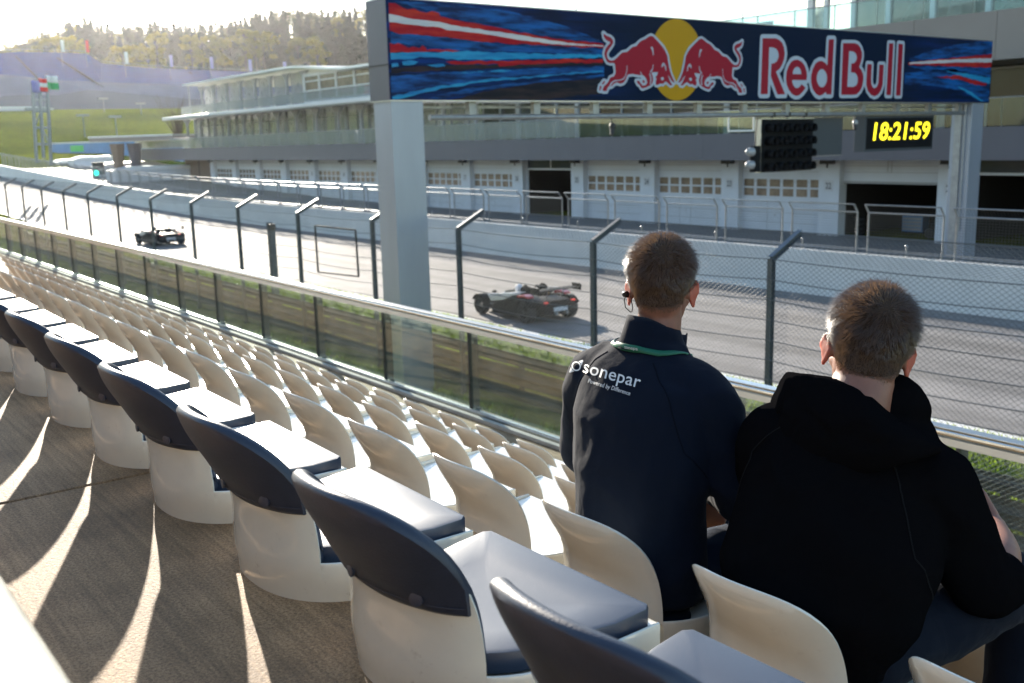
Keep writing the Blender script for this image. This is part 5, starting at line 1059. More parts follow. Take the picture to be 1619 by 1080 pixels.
def person(label,base,head_c,face,roll,torso_fn,skin_fn,hairm,grp=None):
    t=thing('person',label,'person',base); t['_o']=tuple(base)
    f=Vector(face).normalized(); rt=f.cross(Vector((0,0,1))).normalized(); up=rt.cross(f)
    q=Matrix.Rotation(roll,3,f); rt=q@rt; up=q@up; F=Matrix((rt,f,up)).transposed(); hc=Vector(head_c); S=HS
    def W(x,y,z): return hc+F@Vector((x,y,z))*S
    mb=MB()
    mb.sphere(W(0,-.012,.028),(.0755*S,.098*S,.098*S),24,16,F); mb.sphere(W(0,-.045,-.015),(.064*S,.058*S,.07*S),18,12,F)
    mb.sphere(W(0,.03,-.03),(.064*S,.066*S,.085*S),20,14,F); mb.sphere(W(0,.045,-.088),(.046*S,.046*S,.034*S),14,10,F)
    mb.sphere(W(0,.082,.012),(.045*S,.02*S,.02*S),12,8,F)
    limb(mb,[(W(0,.088,.005),.009),(W(0,.104,-.02),.011),(W(0,.108,-.036),.014)],rt,10)
    mb.sphere(W(0,.088,-.068),(.026*S,.012*S,.010*S),10,7,F)
    for s_ in (-1,1):
        mb.sphere(W(.030*s_,.078,-.002),(.015*S,.012*S,.010*S),10,7,F)
        mb.sphere(W(.052*s_,.05,-.03),(.02*S,.03*S,.02*S),10,7,F)
        # ear: plate turned out from the skull with a raised helix and a lobe
        E_=F@Matrix.Rotation(-s_*.55,3,'Z'); c=W(.083*s_,-.006,-.008)
        mb.sphere(c,(.0065,.0175,.029),12,10,E_)
        ring=[c+E_@Vector((.003*s_,-.018*math.cos(a)*(1.0),.031*math.sin(a))) for a in [R(-70+250*i/12) for i in range(13)]]
        limb(mb,[(p,.0045) for p in ring],rt,8); mb.sphere(c+E_@Vector((0,.002,-.030)),(.006,.008,.009),8,6,E_)
    skin_fn(mb,W,rt)
    body=fuse(mb,'body','skin',t,.0052,5)
    body.data.materials.append(M['ear_skin'])
    for pg in body.data.polygons:
        q=F.transposed()@(pg.center-hc)/S
        if abs(q.x)>.0765 and abs(q.y)<.04 and -.06<q.z<.04: pg.material_index=1
    # hair: fitted cap and thousands of short strands
    tree_=bvh(body); rr=random.Random(3)
    def edge(az):      # lowest elevation (deg) covered by hair, az 0 = back of the head
        a=abs(az); return pl(a,[(0,-35),(25,-34),(50,-28),(66,-14),(80,-4),(95,8),(110,0),(125,10),(145,32),(180,38)])
    def root(az,el):
        d=F@Vector((math.sin(az)*math.cos(el),-math.cos(az)*math.cos(el),math.sin(el))); o=hc+F@Vector((0,-.012,.01))+d*.3
        h=tree_.ray_cast(o,-d,.35); return (h[0],h[1],d) if h[0] else (None,None,d)
    def thick(el,lo): 
        return .002+.016*sm(lo+4,50,el)
    mb=MB(); NA,NE=64,30; rows=[]
    for i in range(NA+1):
        az=-PI+2*PI*i/NA; lo=edge(math.degrees(az)); lim=[]
        for j in range(NE+1):
            el=lo+(90-lo)*j/NE; p,nn,d=root(az,R(min(el,89.5))); 
            if p is None: p=hc+d*.09; nn=d
            off=-.0025 if j==0 else thick(el,lo)+.0035*noise.noise(p*55)*sm(lo,50,el)
            if (Vector(p)-hc).length>.135: p=hc+d*.10
            mb.v.append(tuple(p+d*off))
    for i in range(NA):
        for j in range(NE): mb.f.append((i*(NE+1)+j,(i+1)*(NE+1)+j,(i+1)*(NE+1)+j+1,i*(NE+1)+j+1)); mb.mi.append(0)
    hair=mb.build('hair',hairm,t,smooth=True)
    mb=MB(); wh=F@Vector((.012,-.07,.07)).normalized()
    for _ in range(24000):
        az=rr.uniform(-PI,PI); sl=rr.random(); lo=edge(math.degrees(az))-5; el=math.degrees(math.asin(max(-1,min(1,math.sin(R(lo))+(1-math.sin(R(lo)))*sl))))
        p,nn,d=root(az,R(min(el,89)))
        if p is None or (Vector(p)-hc).length>.13: continue
        if el<lo+6 and rr.random()<.5: continue
        th=thick(el,lo+5); L=(.006+.030*sm(lo+5,60,el))*rr.uniform(.6,1.15); fl=(d-wh*d.dot(wh)); fl=fl.normalized() if fl.length>.05 else Vector((rr.uniform(-1,1),rr.uniform(-1,1),0))
        fl=(fl-d*fl.dot(d)); fl=(fl+F@Vector((0,.25,-.25))*(1 if el<30 else .2)); q_=p*70; jit=Vector((rr.gauss(0,.10)+.55*noise.noise(q_),rr.gauss(0,.10)+.55*noise.noise(q_+Vector((7,1,3))),rr.gauss(0,.10)+.2*noise.noise(q_+Vector((1,9,5)))))
        g=(d*.30+fl.normalized()*1.0+jit).normalized(); a=Vector(p)+d*(th*.55 if el>lo+10 else 0); m_=a+(d*.5+g*.6).normalized()*L*.5; b_=m_+(g+Vector((0,0,-.15))).normalized()*L*.6
        sd=g.cross(d); sd=sd.normalized()*.00042 if sd.length>.01 else Vector((.0004,0,0)); k=len(mb.v)
        mb.v+=[tuple(a-sd),tuple(a+sd),tuple(m_+sd),tuple(m_-sd),tuple(b_)]; mb.f+=[(k,k+1,k+2,k+3),(k+3,k+2,k+4)]; mb.mi+=[0,0]
    mb.build('hair_strands','strand_'+hairm,hair,fix=False)
    torso_fn(t,W,rt,up,f,body); return t
def folds(sc,amp,ct=None):
    def fn(c,n_):
        a=noise.noise(Vector((c.x*sc,c.y*sc,c.z*sc*.55)))+.5*noise.noise(Vector((c.x*sc*2.1+4,c.y*sc*2.1,c.z*sc*1.3)))
        b_=1-abs(noise.noise(Vector((c.x*sc*.8+9,c.y*sc*.8,c.z*sc*.9))))*3
        return amp*(a*.7+max(0,b_)*.55)
    return fn
def legs(mb,hx,hy,hz,kx,ky,kz,ax,ay,az,r0,r1):
    limb(mb,[((hx,hy,hz),r0),((hx*.5+kx*.5,hy*.5+ky*.5,hz*.5+kz*.5+.004),r0*.9),((kx,ky,kz),r1),((kx*.5+ax*.5,ky*.5+ay*.5+.01,kz*.5+az*.5),r1*.84),((ax,ay,az),r1*.68)],(1,0,0),18)
# ---------------------------------------------------------------- man in the navy printed jacket
c1=aty(1046,457,1.80)
def skin1(mb,W,rt):
    limb(mb,[(W(0,-.022,-.06),.055),(W(0,-.030,-.12),.053),((c1.x+.005,1.770,-.54),.058)],rt)
    ell(mb,[((-1.73,1.68,-1.03),.13,.09,(1,0,0)),((-1.74,1.69,-.8),.14,.09,(1,0,0)),((-1.76,1.745,-.60),.15,.075,(1,0,0)),((-1.765,1.76,-.53),.08,.06,(1,0,0))])
    for sh,el,wr in (((-1.96,1.75,-.61),(-2.075,1.81,-.86),(-1.92,2.03,-1.0)),((-1.62,1.77,-.61),(-1.54,1.82,-.85),(-1.765,1.985,-.945))):
        limb(mb,[((sh[0]*.7-1.76*.3,sh[1],sh[2]),.04),(sh,.045),(el,.036),(wr,.024)],rt)
    hand(mb,(-1.765,1.985,-.945),(-.15,.10,-.95),(.7,-.6,.1),(-.5,-.6,.1),.30); hand(mb,(-1.92,2.03,-1.0),(.35,.5,-.55),(-.2,.5,.6),(.8,.1,.1),.5)
    for s_,kx in ((-1,-1.90),(1,-1.60)): legs(mb,-1.73+.09*s_,1.70,-1.035,kx,2.15,-1.03,kx,2.14,-1.50,.06,.045)
def dress1(t,W,rt,up,f,body):
    mb=MB(); X=(1,0,0)
    ell(mb,[((-1.73,1.665,-1.10),.185,.135,X),((-1.73,1.665,-1.03),.192,.142,X),((-1.735,1.67,-.92),.186,.135,X),((-1.745,1.685,-.80),.198,.134,X),((-1.762,1.71,-.70),.206,.134,X),((-1.775,1.735,-.625),.205,.124,X),((-1.778,1.748,-.575),.172,.110,X),((-1.768,1.76,-.53),.125,.080,X),((-1.766,1.765,-.495),.082,.070,X)],28)
    limb(mb,[((-1.90,1.745,-.60),.085),((-1.975,1.75,-.635),.085),((-2.035,1.775,-.75),.074),((-2.085,1.805,-.865),.066),((-2.03,1.90,-.94),.056),((-1.94,2.01,-1.0),.042)])
    limb(mb,[((-1.67,1.755,-.595),.078),((-1.605,1.77,-.63),.078),((-1.575,1.795,-.75),.070),((-1.535,1.82,-.855),.062),((-1.625,1.885,-.885),.052),((-1.735,1.965,-.930),.038)])
    # hem falling over the seat
    ell(mb,[((-1.73,1.655,-1.10),.188,.13,X),((-1.735,1.65,-1.13),.188,.125,X)],28)
    j=fuse(mb,'jacket','navy_fleece',t,.0075,7,folds(9,.008))
    tr=bvh(j)
    def seam(path,par,m,tr_,r_=.0016):
        P=[]
        for i in range(len(path)-1):
            a=Vector(path[i]); b_=Vector(path[i+1])
            for k in range(8):
                h_=tr_.find_nearest(a.lerp(b_,k/8)); P.append(h_[0]+h_[1]*.0004)
        MB().tube(P,r_,5).build('seam',m,par,fix=False)
    for s_,S_ in ((-1,[(-1.86,1.66,-.50),(-1.93,1.64,-.60),(-1.955,1.66,-.72),(-1.95,1.72,-.80)]),(1,[(-1.68,1.66,-.50),(-1.60,1.64,-.60),(-1.575,1.66,-.72),(-1.58,1.72,-.80)])): seam(S_,j,'navy_seam',tr)
    # stand-up collar
    mb=MB(); cc=c1+Vector((.004,-.040,-.122)); sl=Vector((0,.18,0))
    def col(u,v):
        a=R(-150+300*u); z=-.014+.080*min(v,1)-.018*abs(math.cos(R(-150+300*u)/2)-1)*.2; r_=.080-.010*min(v,1)+(.006 if v<=1 else 0)*math.sin(u*20)*.2
        if v>1: z=.066-.080*(v-1); r_=.0635+.010*(v-1)
        fr=sm(R(110),R(150),abs(a))
        return cc+Vector((math.sin(a)*(r_+.012*fr),-math.cos(a)*(r_+.004)+z*.30,z-.052*sm(R(15),R(125),abs(a))))
    mb.grid(lambda u,v:col(u,v*2),40,10); mb.build('collar','navy_fleece',j,smooth=True).location=(0,0,0)
    def out_(o,m_=.004):
        h_=tr.find_nearest(o); return o if (o-h_[0]).dot(h_[1])>m_ else h_[0]+h_[1]*m_
    # green lanyard lying around the collar
    mb=MB(); P=[]
    for i in range(41):
        a=R(-125+250*i/40); o=cc+Vector((math.sin(a)*.0865,-math.cos(a)*.088+.004,.0-.052*sm(R(15),R(125),abs(a))-.010)); P.append((o,Vector((math.sin(a),-math.cos(a),.45)).normalized()))
    for i,(o,d) in enumerate(P):
        for w_ in (-.009,.009): mb.v.append(tuple(out_(o+Vector((0,0,1))*w_+d*.003)))
    for i in range(40): mb.f.append((2*i,2*i+2,2*i+3,2*i+1)); mb.mi.append(0)
    ln=mb.build('lanyard','lanyard_green',t,smooth=True); ln.modifiers.new('s','SOLIDIFY').thickness=.0018
    v,fc=text_mesh('sonepar',1); v=fit(v,.045,.008)
    def wrap(a_,b_):
        s_=-.004+a_; k=(s_/.0875); return cc+Vector((math.sin(k)*.0897,-math.cos(k)*.0912+.004,-.014+b_-.052*sm(R(15),R(125),abs(k))))
    MB().add([tuple(wrap(a_,b_)) for a_,b_ in v],fc).build('lanyard_print','print_white',ln,fix=False)
    # printed emblem and words on the back, laid on the cloth
    def lay(v,fc,name,P0,U,V):
        out=[]
        for a_,b_ in v:
            d_=ray(P0[0]+U[0]*a_+V[0]*b_,P0[1]+U[1]*a_+V[1]*b_).normalized(); h=tr.ray_cast(Vector((0,0,0)),d_,5)
            p=h[0] if h[0] else aty(P0[0]+U[0]*a_,P0[1]+U[1]*a_,1.63); q=h[1] if h[0] else Vector((0,-1,0)); out.append(tuple(p+(q if q.y<0 else -q)*.0030))
        return MB().add(out,fc).build(name,'print_white',j,fix=False)
    v,fc=text_mesh('sonepar',1,bold=.006,space=1.04); lay(fit(v,1,1),fc,'print_name',(920.5,595.5),(89,25.5),(5.0,-19.5))
    v,fc=text_mesh('Powered by Difference',1,bold=.006,shear=.12,space=1.03); lay(fit(v,1,1),fc,'print_line',(930.5,607.5),(66,20.5),(1.8,-8.6))
    vv=[(math.cos(2*PI*i/28)*r_,math.sin(2*PI*i/28)*r_) for i in range(28) for r_ in (1,.74)]
    ff=[(2*i,(2*i+2)%56,(2*i+3)%56,2*i+1) for i in range(28)]; lay(vv,ff,'print_ring',(912.5,579.8),(7.2,1.6),(1.4,-7.2))
    for s_ in (1,-1):
        lay([(s_*a_,s_*b_) for a_,b_ in ((.25,1.12),(1.05,1.62),(1.25,1.40),(1.06,.35),(.80,.85))],[(0,1,4),(1,2,4),(2,3,4)],'print_wing',(912.5,579.8),(7.2,1.6),(1.4,-7.2))
    # trousers and shoes
    mb=MB(); ell(mb,[((-1.80,1.665,-1.05),.10,.085,(0,1,0)),((-1.66,1.665,-1.05),.10,.085,(0,1,0))])
    for s_,kx in ((-1,-1.90),(1,-1.60)): legs(mb,-1.73+.088*s_,1.68,-1.055,kx,2.15,-1.05,kx,2.14,-1.50,.084,.066)
    fuse(mb,'trousers','denim_blue',t,.008,5,folds(14,.004))
    for kx in (-1.90,-1.60): mb=MB(); ell(mb,[((kx,2.09,-1.535),.036,.03,(1,0,0)),((kx,2.17,-1.53),.042,.034,(1,0,0)),((kx,2.27,-1.545),.045,.022,(1,0,0)),((kx,2.33,-1.55),.034,.016,(1,0,0))]); fuse(mb,'shoe','shoe',t,.006,4)
    # in-ear plug with its loop of cable, left ear
    e=W(-.088,-.004,-.012); lf=-rt; mb=MB(); mb.sphere(e+lf*.004-up*.004-f*.006,(.011,.010,.009),12,8); mb.tube([e+lf*.004-f*.014,e-f*.024+lf*.006],[.005,.003],8)
    q0=e-f*.018; mb.tube([q0+lf*.002,q0-up*.018+lf*.006,q0-up*.036+lf*.002-f*.004,q0-up*.048-lf*.012-f*.004],.0013,6); mb.tube([q0-lf*.008,q0-up*.02-lf*.012,q0-up*.036-lf*.016-f*.002,q0-up*.048-lf*.014-f*.004],.0013,6)
    mb.build('earphone','earphone',t,smooth='auto')
person('man with short brown hair in a navy jacket with white print, seated at left',(-1.73,1.75,-1.566),c1,(-.62,.78,-.10),R(1),dress1,skin1,'hair_brown')
# ---------------------------------------------------------------- man in the black hooded sweatshirt
c2=aty(1372,556,1.83)
def skin2(mb,W,rt):
    limb(mb,[(W(0,-.03,-.06),.063),(W(0,-.05,-.12),.064),((c2.x-.0,1.84,-.62),.075)],rt)
    ell(mb,[((-1.22,1.68,-1.03),.14,.10,(1,0,0)),((-1.21,1.73,-.85),.15,.10,(1,0,0)),((-1.19,1.80,-.69),.17,.085,(1,0,0)),((-1.18,1.83,-.62),.09,.07,(1,0,0))])
    for sh,el,wr in (((-1.41,1.80,-.68),(-1.49,1.88,-.92),(-1.29,2.10,-.93)),((-1.06,1.83,-.69),(-.985,1.93,-.925),(-1.105,2.19,-.895))):
        limb(mb,[((sh[0]*.7-1.19*.3,sh[1],sh[2]),.05),(sh,.052),(el,.042),((el[0]*.55+wr[0]*.45+.02*(1 if el[0]>-1.2 else -1),el[1]*.5+wr[1]*.5,el[2]*.5+wr[2]*.5),.042),(wr,.027)],rt)
    hand(mb,(-1.105,2.19,-.895),(-.72,.42,.12),(.25,.5,.8),(-.2,.2,.9),.75); hand(mb,(-1.29,2.10,-.93),(.6,.5,.0),(-.3,.6,.7),(.2,.2,.9),.8)
    for s_,kx in ((-1,-1.38),(1,-1.02)): legs(mb,-1.22+.1*s_,1.70,-1.03,kx,2.16,-1.01,kx,2.15,-1.50,.065,.05)
def dress2(t,W,rt,up,f,body):
    mb=MB(); X=(1,0,0)
    ell(mb,[((-1.225,1.695,-1.12),.178,.125,X),((-1.225,1.692,-1.03),.196,.145,X),((-1.22,1.69,-.93),.232,.165,X),((-1.21,1.725,-.83),.236,.160,X),((-1.215,1.765,-.745),.220,.148,X),((-1.21,1.80,-.68),.205,.130,X),((-1.18,1.825,-.635),.19,.11,X),((-1.172,1.84,-.60),.13,.095,X),((-1.168,1.845,-.575),.10,.085,X)],28)
    limb(mb,[((-1.33,1.79,-.665),.095),((-1.415,1.80,-.70),.095),((-1.46,1.845,-.82),.084),((-1.495,1.885,-.93),.076),((-1.41,1.98,-.95),.064),((-1.31,2.07,-.94),.048)])
    limb(mb,[((-1.12,1.81,-.675),.088),((-1.055,1.83,-.70),.083),((-1.028,1.875,-.80),.077),((-.985,1.925,-.91),.072),((-.99,1.985,-.935),.064),((-1.01,2.03,-.935),.056)])
    j=fuse(mb,'sweatshirt','black_fleece',t,.0075,7,folds(8,.010))
    tr=bvh(j)
    def seam(path,par,m,tr_,r_=.0018):
        P=[]
        for i in range(len(path)-1):
            a=Vector(path[i]); b_=Vector(path[i+1])
            for k in range(8):
                h_=tr_.find_nearest(a.lerp(b_,k/8)); P.append(h_[0]+h_[1]*.0004)
        MB().tube(P,r_,5).build('seam',m,par,fix=False)
    for S_ in ([(-1.33,1.70,-.60),(-1.40,1.68,-.68),(-1.425,1.68,-.80),(-1.43,1.76,-.90)],[(-1.08,1.72,-.60),(-1.03,1.70,-.68),(-1.0,1.68,-.80),(-1.0,1.74,-.90)]): seam(S_,j,'black_seam',tr)
    # hood lying folded on the back and round the neck
    mb=MB(); hp=[]
    nc=c2+Vector((.022,-.032,-.118))
    ST=[[(1266,608,1.85),(1242,588,1.81),(1216,640,1.80),(1224,696,1.775),(1246,686,1.81),(1264,640,1.85)],
        [(1292,612,1.80),(1270,592,1.745),(1238,655,1.705),(1242,737,1.700),(1272,715,1.75),(1290,660,1.80)],
        [(1325,608,1.775),(1318,600,1.722),(1303,668,1.668),(1303,750,1.672),(1320,722,1.73),(1330,660,1.79)],
        [(1362,626,1.77),(1368,624,1.718),(1372,680,1.668),(1377,748,1.680),(1375,720,1.73),(1368,670,1.79)],
        [(1400,652,1.80),(1418,660,1.745),(1430,692,1.702),(1437,732,1.712),(1425,712,1.75),(1405,682,1.80)],
        [(1442,692,1.86),(1470,690,1.81),(1487,704,1.780),(1490,716,1.788),(1475,712,1.81),(1452,700,1.85)]]
    W3=[[aty(*q) for q in r_] for r_ in ST]
    def cr(p0,p1,p2,p3,t): return .5*((2*p1)+(-p0+p2)*t+(2*p0-5*p1+4*p2-p3)*t*t+(-p0+3*p1-3*p2+p3)*t**3)
    rows=[]
    for a in range(5):
        for q in range(8 if a<4 else 9):
            t_=q/8; rows.append([cr(W3[max(a-1,0)][m_],W3[a][m_],W3[a+1][m_],W3[min(a+2,5)][m_],t_) for m_ in range(6)])
    k=len(mb.v); NR=24
    for r_ in rows:
        for m_ in range(6):
            for q in range(4): mb.v.append(tuple(cr(r_[(m_-1)%6],r_[m_],r_[(m_+1)%6],r_[(m_+2)%6],q/4)))
    for a in range(len(rows)-1):
        for q in range(NR): mb.f.append((k+a*NR+q,k+a*NR+(q+1)%NR,k+(a+1)*NR+(q+1)%NR,k+(a+1)*NR+q)); mb.mi.append(0)
    for a in (0,len(rows)-1):
        c=sum((Vector(v_) for v_ in mb.v[k+a*NR:k+a*NR+NR]),Vector())/NR; mb.v.append(tuple(c)); ci=len(mb.v)-1
        for q in range(NR):
            f_=(k+a*NR+q,k+a*NR+(q+1)%NR,ci); mb.f.append(f_ if a else f_[::-1]); mb.mi.append(0)
    def crease(c,n_):
        a=noise.noise(Vector((c.x*14,c.y*14,c.z*26))); b_=max(0,1-abs(noise.noise(Vector((c.x*9+3,c.y*9,c.z*7+5))))*7); return .003*a-.005*b_
    h=fuse(mb,'hood','black_fleece',t,.0055,4,crease)
    mb=MB(); ell(mb,[((-1.30,1.67,-1.05),.11,.095,(0,1,0)),((-1.14,1.67,-1.05),.11,.095,(0,1,0))])
    for s_,kx in ((-1,-1.38),(1,-1.02)): legs(mb,-1.22+.10*s_,1.69,-1.035,kx,2.16,-1.01,kx,2.15,-1.50,.100,.078)
    fuse(mb,'trousers','denim_navy',t,.008,5,folds(14,.005))
    for kx in (-1.38,-1.02): mb=MB(); ell(mb,[((kx,2.10,-1.535),.038,.03,(1,0,0)),((kx,2.18,-1.53),.044,.034,(1,0,0)),((kx,2.28,-1.545),.047,.022,(1,0,0)),((kx,2.34,-1.55),.036,.016,(1,0,0))]); fuse(mb,'shoe','shoe',t,.006,4)
HS=1.0
person('broad man in a black hooded sweatshirt seated at right, leaning forward',(-1.23,1.75,-1.566),c2,(-.62,.78,-.16),R(9),dress2,skin2,'hair_dark')
# ============================================================ open race cars
mat('car_black',(.006,.006,.008),.5,spec=.12); mat('carbon',(.007,.007,.008),.55,spec=.12); mat('car_white',(.7,.7,.7),.25,coat=.6); mat('car_red',(.5,.015,.02),.3,coat=.5); mat('car_yellow',(.6,.35,.02),.35); mat('rim_dark',(.05,.05,.055),.35,metal=.8); mat('tail_lamp',(.6,.02,.01),.3,emit=(1,.05,.02,.25)); mat('helmet_white',(.7,.72,.75),.2,coat=.8); mat('visor',(.02,.02,.03),.1); mat('race_suit',(.03,.03,.035),.8)
def race_car(label):
    """local frame: nose towards -X, left side towards -Y, ground z=0"""
    t=thing('race_car',label,'race car',(0,0,0))
    mb=MB()     # tub: half cross-sections along the car
    S=[(-1.88,.20,.14,.30),(-1.75,.42,.10,.40),(-1.45,.50,.10,.52),(-1.1,.46,.10,.60),(-.75,.50,.10,.64),(-.35,.70,.10,.62),(0,.80,.10,.58),(.4,.84,.10,.60),(.75,.80,.12,.68),(1.1,.72,.14,.74),(1.45,.66,.18,.72),(1.75,.60,.26,.68)]
    sec=lambda w_,z0,z1:[(-w_*.86,z0),(-w_,z0+.06),(-w_*.98,z0+(z1-z0)*.5),(-w_*.8,z1-.07),(-w_*.45,z1),(w_*.45,z1),(w_*.8,z1-.07),(w_*.98,z0+(z1-z0)*.5),(w_,z0+.06),(w_*.86,z0)]
    for x,w_,z0,z1 in S: mb.v+=[(x,a,b_) for a,b_ in sec(w_,z0,z1)]
    for i in range(len(S)-1):
        for k in range(10): mb.f.append((i*10+k,i*10+(k+1)%10,(i+1)*10+(k+1)%10,(i+1)*10+k)); mb.mi.append(0)
    mb.f+=[tuple(range(10)),tuple((len(S)-1)*10+k for k in range(10))[::-1]]; mb.mi+=[0,0]
    mb.build('body','car_black',t,smooth='auto',bevel=.01)
    for sy in (-1,1):   # side pods with white blade panels
        mb=MB(); mb.prism([(-.55,.14),(.95,.16),(1.2,.45),(1.05,.70),(.35,.66),(-.3,.52),(-.62,.34)],lambda a,b_,d:(a,sy*d,b_),.62,.90); mb.build('side_pod','carbon',t,bevel=.03)
        mb=MB(); mb.prism([(-.75,.70),(-.55,.50),(.1,.60),(.62,.80),(.55,.86),(-.1,.72),(-.62,.66)],lambda a,b_,d:(a,sy*d,b_),.60,.925); mb.build('white_blade','car_white',t,bevel=.012)
        mb=MB(); mb.prism([(-.72,.655),(.40,.80),(.62,.83),(.62,.86),(.35,.845),(-.72,.69)],lambda a,b_,d:(a,sy*d,b_),.44,.90); mb.build('white_panel','car_white',t,bevel=.01)
        mb=MB(); mb.prism([(.72,.72),(1.0,.76),(1.25,.74),(1.2,.80),(1.0,.84),(.7,.80)],lambda a,b_,d:(a,sy*d,b_),.58,.84); mb.build('red_panel','car_red',t,bevel=.015)
    for x,r_,w_ in ((-1.25,.30,.12),(1.15,.325,.15)):
        for sy in (-1,1):
            wb=MB(); pr=[(-w_,r_*.66),(-w_*.98,r_*.93),(-w_*.75,r_),(w_*.75,r_),(w_*.98,r_*.93),(w_,r_*.66)]
            n_=26
            for j in range(n_):
                a=2*PI*j/n_; wb.v+=[(x+math.cos(a)*q,sy*.80+p,r_+math.sin(a)*q) for p,q in pr]
            for j in range(n_):
                for k in range(5): wb.f.append((j*6+k,j*6+k+1,((j+1)%n_)*6+k+1,((j+1)%n_)*6+k)); wb.mi.append(0)
            tyre=wb.build('tyre','rubber',t,smooth='auto')
            mb=MB(); yo=sy*(.80)+sy*w_*.8
            mb.tube([(x,yo-sy*.02,r_),(x,yo,r_)],[.06,.05],10)
            for j in range(7): a=2*PI*j/7; mb.tube([(x,yo,r_),(x+math.cos(a)*r_*.64,yo-sy*.015,r_+math.sin(a)*r_*.64)],[.022,.014],5)
            mb.tube([(x+math.cos(2*PI*j/20)*r_*.66,yo-sy*.02,r_+math.sin(2*PI*j/20)*r_*.66) for j in range(21)],.018,5); mb.build('rim','rim_dark',tyre,smooth='auto')
            mb=MB(); mb.grid(lambda u,v:(x+math.cos(R(25+130*u))*(r_+.05),sy*(.66+.30*v),r_+math.sin(R(25+130*u))*(r_+.05)),12,3); f_=mb.build('mudguard','car_white' if False else 'carbon',t,smooth=True); f_.modifiers.new('s','SOLIDIFY').thickness=.015
            mb=MB(); mb.tube([(x-.2,sy*.4,.3),(x,sy*.7,r_),(x+.2,sy*.4,.3)],.018,5); mb.tube([(x-.2,sy*.4,.48),(x,sy*.7,r_+.1),(x+.2,sy*.4,.48)],.016,5); mb.build('suspension_arm','galv',t)
    for y in (-.33,.33):
        mb=MB(); mb.tube([(.50,y-.17,.62),(.46,y-.14,.95),(.45,y,1.02),(.46,y+.14,.95),(.50,y+.17,.62)],.035,8); mb.box(.42,.56,y-.12,y+.12,.62,.97); mb.build('roll_hoop','carbon',t,bevel=.02)
    mb=MB(); mb.add([(-.55,-.55,.60),(-.55,.55,.60),(-.35,.5,.80),(-.35,-.5,.80)],[(0,1,2,3)]); w_=mb.build('wind_deflector','window_clear',t); w_.modifiers.new('s','SOLIDIFY').thickness=.006
    mb=MB(); mb.prism([(1.42,1.00),(1.5,1.03),(1.72,1.01),(1.74,.985),(1.5,.985)],lambda a,b_,d:(a,d,b_),-.80,.80); mb.build('rear_wing','carbon',t)
    for sy in (-1,1):
        mb=MB(); mb.box(1.36,1.78,sy*.80-.012,sy*.80+.012,.90,1.10); mb.build('wing_endplate','carbon',t)
        mb=MB(); mb.tube([(1.45,sy*.3,.72),(1.58,sy*.3,1.0)],.02,5); mb.build('wing_strut','galv',t)
        mb=MB(); mb.box(1.70,1.765,sy*.52-.06,sy*.52+.06,.61,.655); mb.build('tail_lamp','tail_lamp',t)
        mb=MB(); mb.tube([(-.5,sy*.6,.64),(-.48,sy*.78,.78)],.012,5); mb.sphere((-.47,sy*.84,.80),(.05,.09,.05),8,6); mb.build('wing_mirror','carbon',t,smooth='auto')
        mb=MB(); mb.sphere((-1.70,sy*.34,.36),(.06,.09,.05),10,7); mb.build('headlight','car_white',t,smooth=True)
    mb=MB(); mb.box(1.74,1.80,-.26,.26,.36,.48); mb.build('number_plate','sign_pale',t); mb=MB(); mb.tube([(1.6,-.2,.3),(1.86,-.2,.3)],.05,10); mb.tube([(1.6,.2,.3),(1.86,.2,.3)],.05,10); mb.build('exhaust','galv',t)
    mb=MB(); mb.prism([(.05,.64),(.5,.66),(.5,.84),(.1,.80)],lambda a,b_,d:(a,d,b_),.40,.56); mb.build('yellow_patch','car_yellow',t)
    mb=MB(); mb.prism([(-1.6,.44),(-.8,.66),(-.8,.67),(-1.6,.455)],lambda a,b_,d:(a,d,b_),-.06,.06); mb.build('nose_stripe','car_white',t)
    return t
def driver(label,grp):
    t=thing('person',label,'person',(0,0,0),group=grp)
    mb=MB(); ell(mb,[((.22,-.33,.40),.17,.12,(0,1,0)),((.20,-.33,.60),.20,.12,(0,1,0)),((.18,-.33,.70),.15,.10,(0,1,0)),((.16,-.33,.78),.06,.06,(0,1,0))],16)
    for sy in (-1,1): limb(mb,[((.18,-.33+sy*.17,.66),.055),((.0,-.33+sy*.25,.50),.048),((-.28,-.33+sy*.10,.56),.035)],(0,0,1),10)
    fuse(mb,'racing_suit','race_suit',t,.014,3)
    mb=MB(); mb.sphere((.13,-.33,.90),(.145,.125,.135),20,14); hm=mb.build('helmet','helmet_white',t,smooth=True)
    mb=MB(); mb.grid(lambda u,v:(.13-math.cos(R(-60+120*u))*.149*math.cos(R(-18+26*v)),-.33+math.sin(R(-60+120*u))*.130,.90+.139*math.sin(R(-18+26*v))),12,4); mb.build('visor','visor',hm,smooth=True); return t
ca=race_car('black open race car with white blades passing behind the gantry column'); 
ca.location=(-24.95,19.15,G+.005); ca.rotation_euler=(0,0,R(-1))
cb=copy_tree(ca); cb.location=(-59.6,19.0,G+.005); cb.rotation_euler=(0,0,R(2)); cb['label']='distant black open race car with red tail lamps farther down the track'
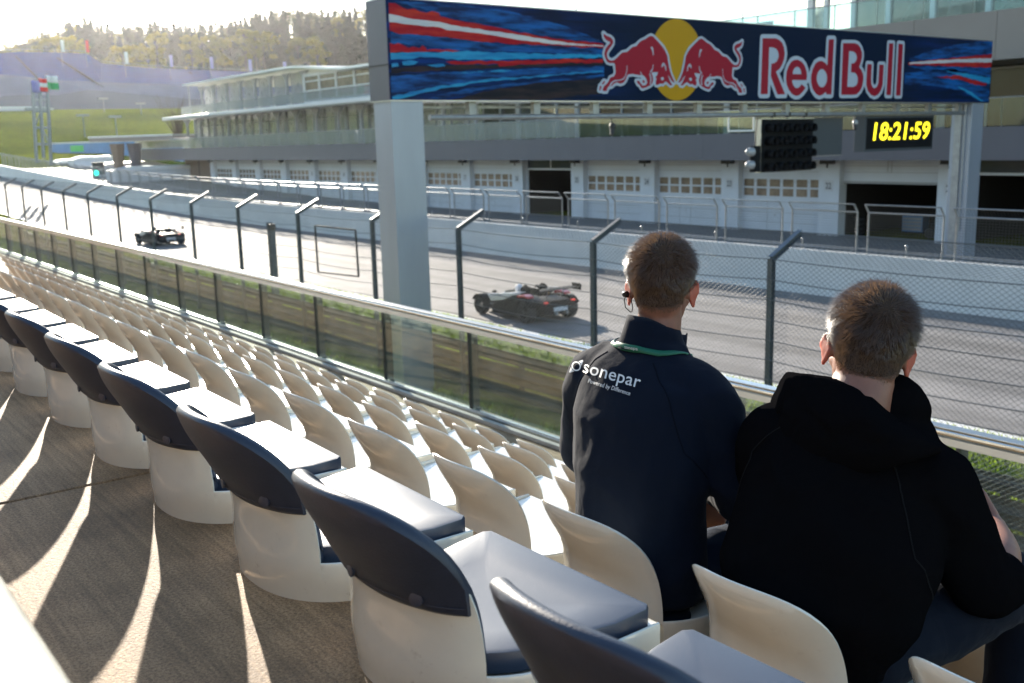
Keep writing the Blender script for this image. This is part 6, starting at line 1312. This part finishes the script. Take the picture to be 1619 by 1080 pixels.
for c in (ca,cb): c['group']='race cars on the track'
d1=driver('driver with white helmet in the nearer race car','race car drivers'); d1.location=ca.location; d1.rotation_euler=ca.rotation_euler
d2=copy_tree(d1); d2.location=cb.location; d2.rotation_euler=cb.rotation_euler; d2['label']='driver with white helmet in the distant race car'
# ============================================================ grass blades near the stand
leafmat('blade',(.20,.31,.03),(.46,.54,.07))
def grass(y0,y1,x0,x1,n_,h,nm,patch=False):
    rr=random.Random(int(y0*10)); mb=MB()
    for _ in range(n_):
        x=x0+(x1-x0)*rr.random()**.8 if False else rr.uniform(x0,x1); y=rr.uniform(y0,y1)
        if noise.noise(Vector((x*.6,y*.9,3)))<(-.05 if patch else -.35)+rr.uniform(-.25,.25): continue
        z=elev(x,y); hh=h*rr.uniform(.5,1.3); a=rr.uniform(0,6.28); w_=.016+.016*(x<-20); lx,ly=math.cos(a)*hh*.5,math.sin(a)*hh*.5; k=len(mb.v)
        dx,dy=-math.sin(a)*w_,math.cos(a)*w_
        mb.v+=[(x-dx,y-dy,z-.01),(x+dx,y+dy,z-.01),(x+lx,y+ly,z+hh)]; mb.f.append((k,k+1,k+2)); mb.mi.append(0)
    tag(mb.build(nm,'blade',fix=False),'bright green grass growing on the verge beside the track' if not patch else 'rough grass in patches below the railing','grass',kind='stuff')
grass(15.0,17.32,-48,-3,85000,.10,'grass'); grass(7.5,14.0,-34,-3,120000,.16,'grass',True)
# ============================================================ air
m=bpy.data.materials.new('air'); m.use_nodes=True; n=m.node_tree.nodes; n.remove(n['Principled BSDF']); pv=n.new('ShaderNodeVolumePrincipled')
pv.inputs['Color'].default_value=(.93,.95,1,1); pv.inputs['Density'].default_value=.000045; pv.inputs['Anisotropy'].default_value=.8
m.node_tree.links.new(pv.outputs[0],n['Material Output'].inputs['Volume']); M['air']=m
h=MB().box(-2100,410,-405,2100,-62,150).build('haze','air'); tag(h,'pale blue-white haze filling the valley','haze',kind='stuff')
scn.cycles.volume_step_rate=4; scn.cycles.volume_max_steps=64
